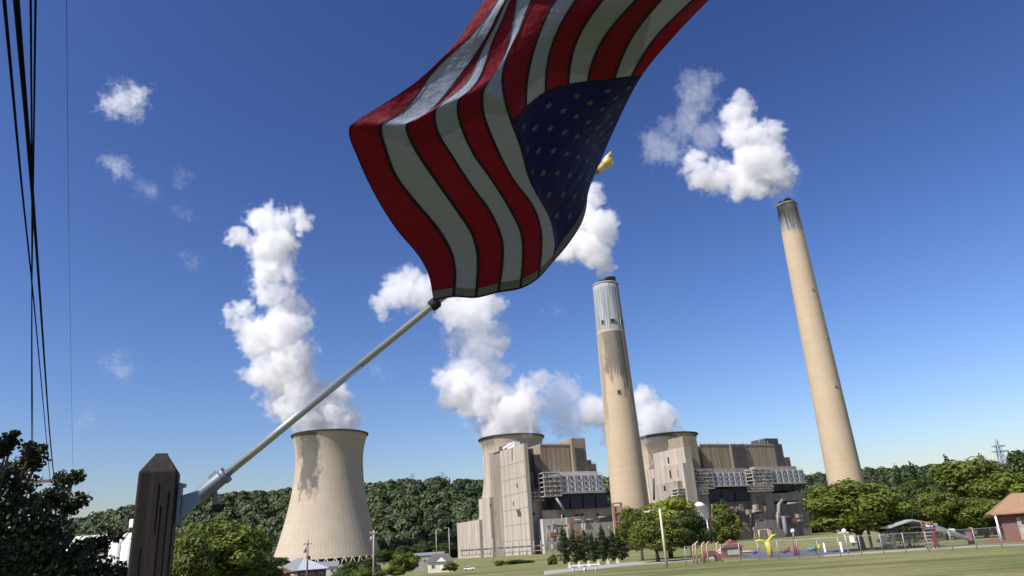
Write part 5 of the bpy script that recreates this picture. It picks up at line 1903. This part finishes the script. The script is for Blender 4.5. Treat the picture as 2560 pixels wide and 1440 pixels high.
def cloth(name, col, trans, wr=.35):
    m = bpy.data.materials.new(name)
    m.use_nodes = True
    t = m.node_tree
    t.nodes.clear()
    out = NN(t, 'ShaderNodeOutputMaterial')
    d = NN(t, 'ShaderNodeBsdfPrincipled')
    d.inputs['Base Color'].default_value = (*col, 1)
    d.inputs['Roughness'].default_value = .6
    d.inputs['Specular IOR Level'].default_value = .12
    d.inputs['Sheen Weight'].default_value = .0
    tr = NN(t, 'ShaderNodeBsdfTranslucent')
    tr.inputs['Color'].default_value = (*col, 1)
    tc = NN(t, 'ShaderNodeTexCoord')
    mp = NN(t, 'ShaderNodeMapping')
    mp.inputs['Rotation'].default_value = (.3, .5, .7)
    mp.inputs['Scale'].default_value = (1, 2.6, 1)
    t.links.new(tc.outputs['Object'], mp.inputs[0])
    nz = NN(t, 'ShaderNodeTexNoise')
    nz.inputs['Scale'].default_value = 16
    nz.inputs['Detail'].default_value = 6
    t.links.new(mp.outputs[0], nz.inputs['Vector'])
    bp = NN(t, 'ShaderNodeBump')
    bp.inputs['Strength'].default_value = wr
    bp.inputs['Distance'].default_value = .02
    t.links.new(nz.outputs['Fac'], bp.inputs['Height'])
    t.links.new(bp.outputs[0], d.inputs['Normal'])
    t.links.new(bp.outputs[0], tr.inputs['Normal'])
    mixn = NN(t, 'ShaderNodeMixShader')
    mixn.inputs[0].default_value = trans
    t.links.new(d.outputs[0], mixn.inputs[1])
    t.links.new(tr.outputs[0], mixn.inputs[2])
    t.links.new(mixn.outputs[0], out.inputs['Surface'])
    return m


c_red, c_white, c_blue = cloth('red_nylon', (.125, .003, .012), .08, .55), cloth('white_nylon', (.19, .212, .275), .06, .55), cloth('navy_nylon', (.004, .006, .05), .06, .55)
c_seam = cloth('dark_seam', (.012, .010, .012), .02)
c_head = cloth('header_canvas', (.10, .105, .11), .03)
flag = empty('flag', flag_pt(0, 0), 'billowing flag of red and white stripes with starred navy canton', 'flag')


def patch(name, u0, u1, v0, v1, nu, nv, m, off=0.0, parent=None):
    P, fc = [], []
    for i in range(nu + 1):
        for j in range(nv + 1):
            u, v = u0 + (u1 - u0) * i / nu, v0 + (v1 - v0) * j / nv
            p = flag_pt(u, v)
            if off:
                p = p + (CAM - p).normalized() * off
            P.append(p)
    for i in range(nu):
        for j in range(nv):
            a = i * (nv + 1) + j
            fc.append((a, a + 1, a + nv + 2, a + nv + 1))
    mb = MB().add(P, fc, True)
    return mb.build(name, m, parent or flag)


for k in range(13):
    m = c_red if k % 2 == 0 else c_white
    u0 = .4 if k >= 6 else .012
    patch('stripe', u0, 1.0, k / 13, (k + 1) / 13, 90 if k < 6 else 54, 5, m)
patch('canton', .012, .4, 6 / 13, 1, 44, 30, c_blue)
sw = .0046
for k in range(14):
    v = k / 13
    u0 = .4 if k > 6 and k < 13 else .0
    for off in (.0016, -.0016):
        patch('seam', u0, 1.0, max(0, v - sw), min(1, v + sw), 80, 1, c_seam, off=off)
for off in (.0016, -.0016):
    patch('seam', .398, .402, 6 / 13, 1, 1, 24, c_seam, off=off)
patch('header', 0, .022, 0, 1, 2, 60, c_head, off=.001)
patch('header_edge', -.0, .004, 0, 1, 1, 60, c_seam, off=.0022)
cst = cloth('star_white', (.085, .085, .10), .03, .1)
for r in range(9):
    n = 6 if r % 2 == 0 else 5
    for q in range(n):
        uc = .022 + .37 * ((2 * q + 1 + (r % 2)) / 12)
        vc_ = 1 - (7 / 13) * ((r + 1) / 10)
        P = [flag_pt(uc, vc_)]
        for s in range(10):
            rr_ = .0100 if s % 2 == 0 else .0042
            a = math.pi * s / 5
            P.append(flag_pt(uc + rr_ * math.sin(a) * .95, vc_ + rr_ * 1.75 * math.cos(a)))
        P = [p + (CAM - p).normalized() * .0022 for p in P]
        MB().add(P, [(0, 1 + s, 1 + (s + 1) % 10) for s in range(10)]).build('star', cst, flag)
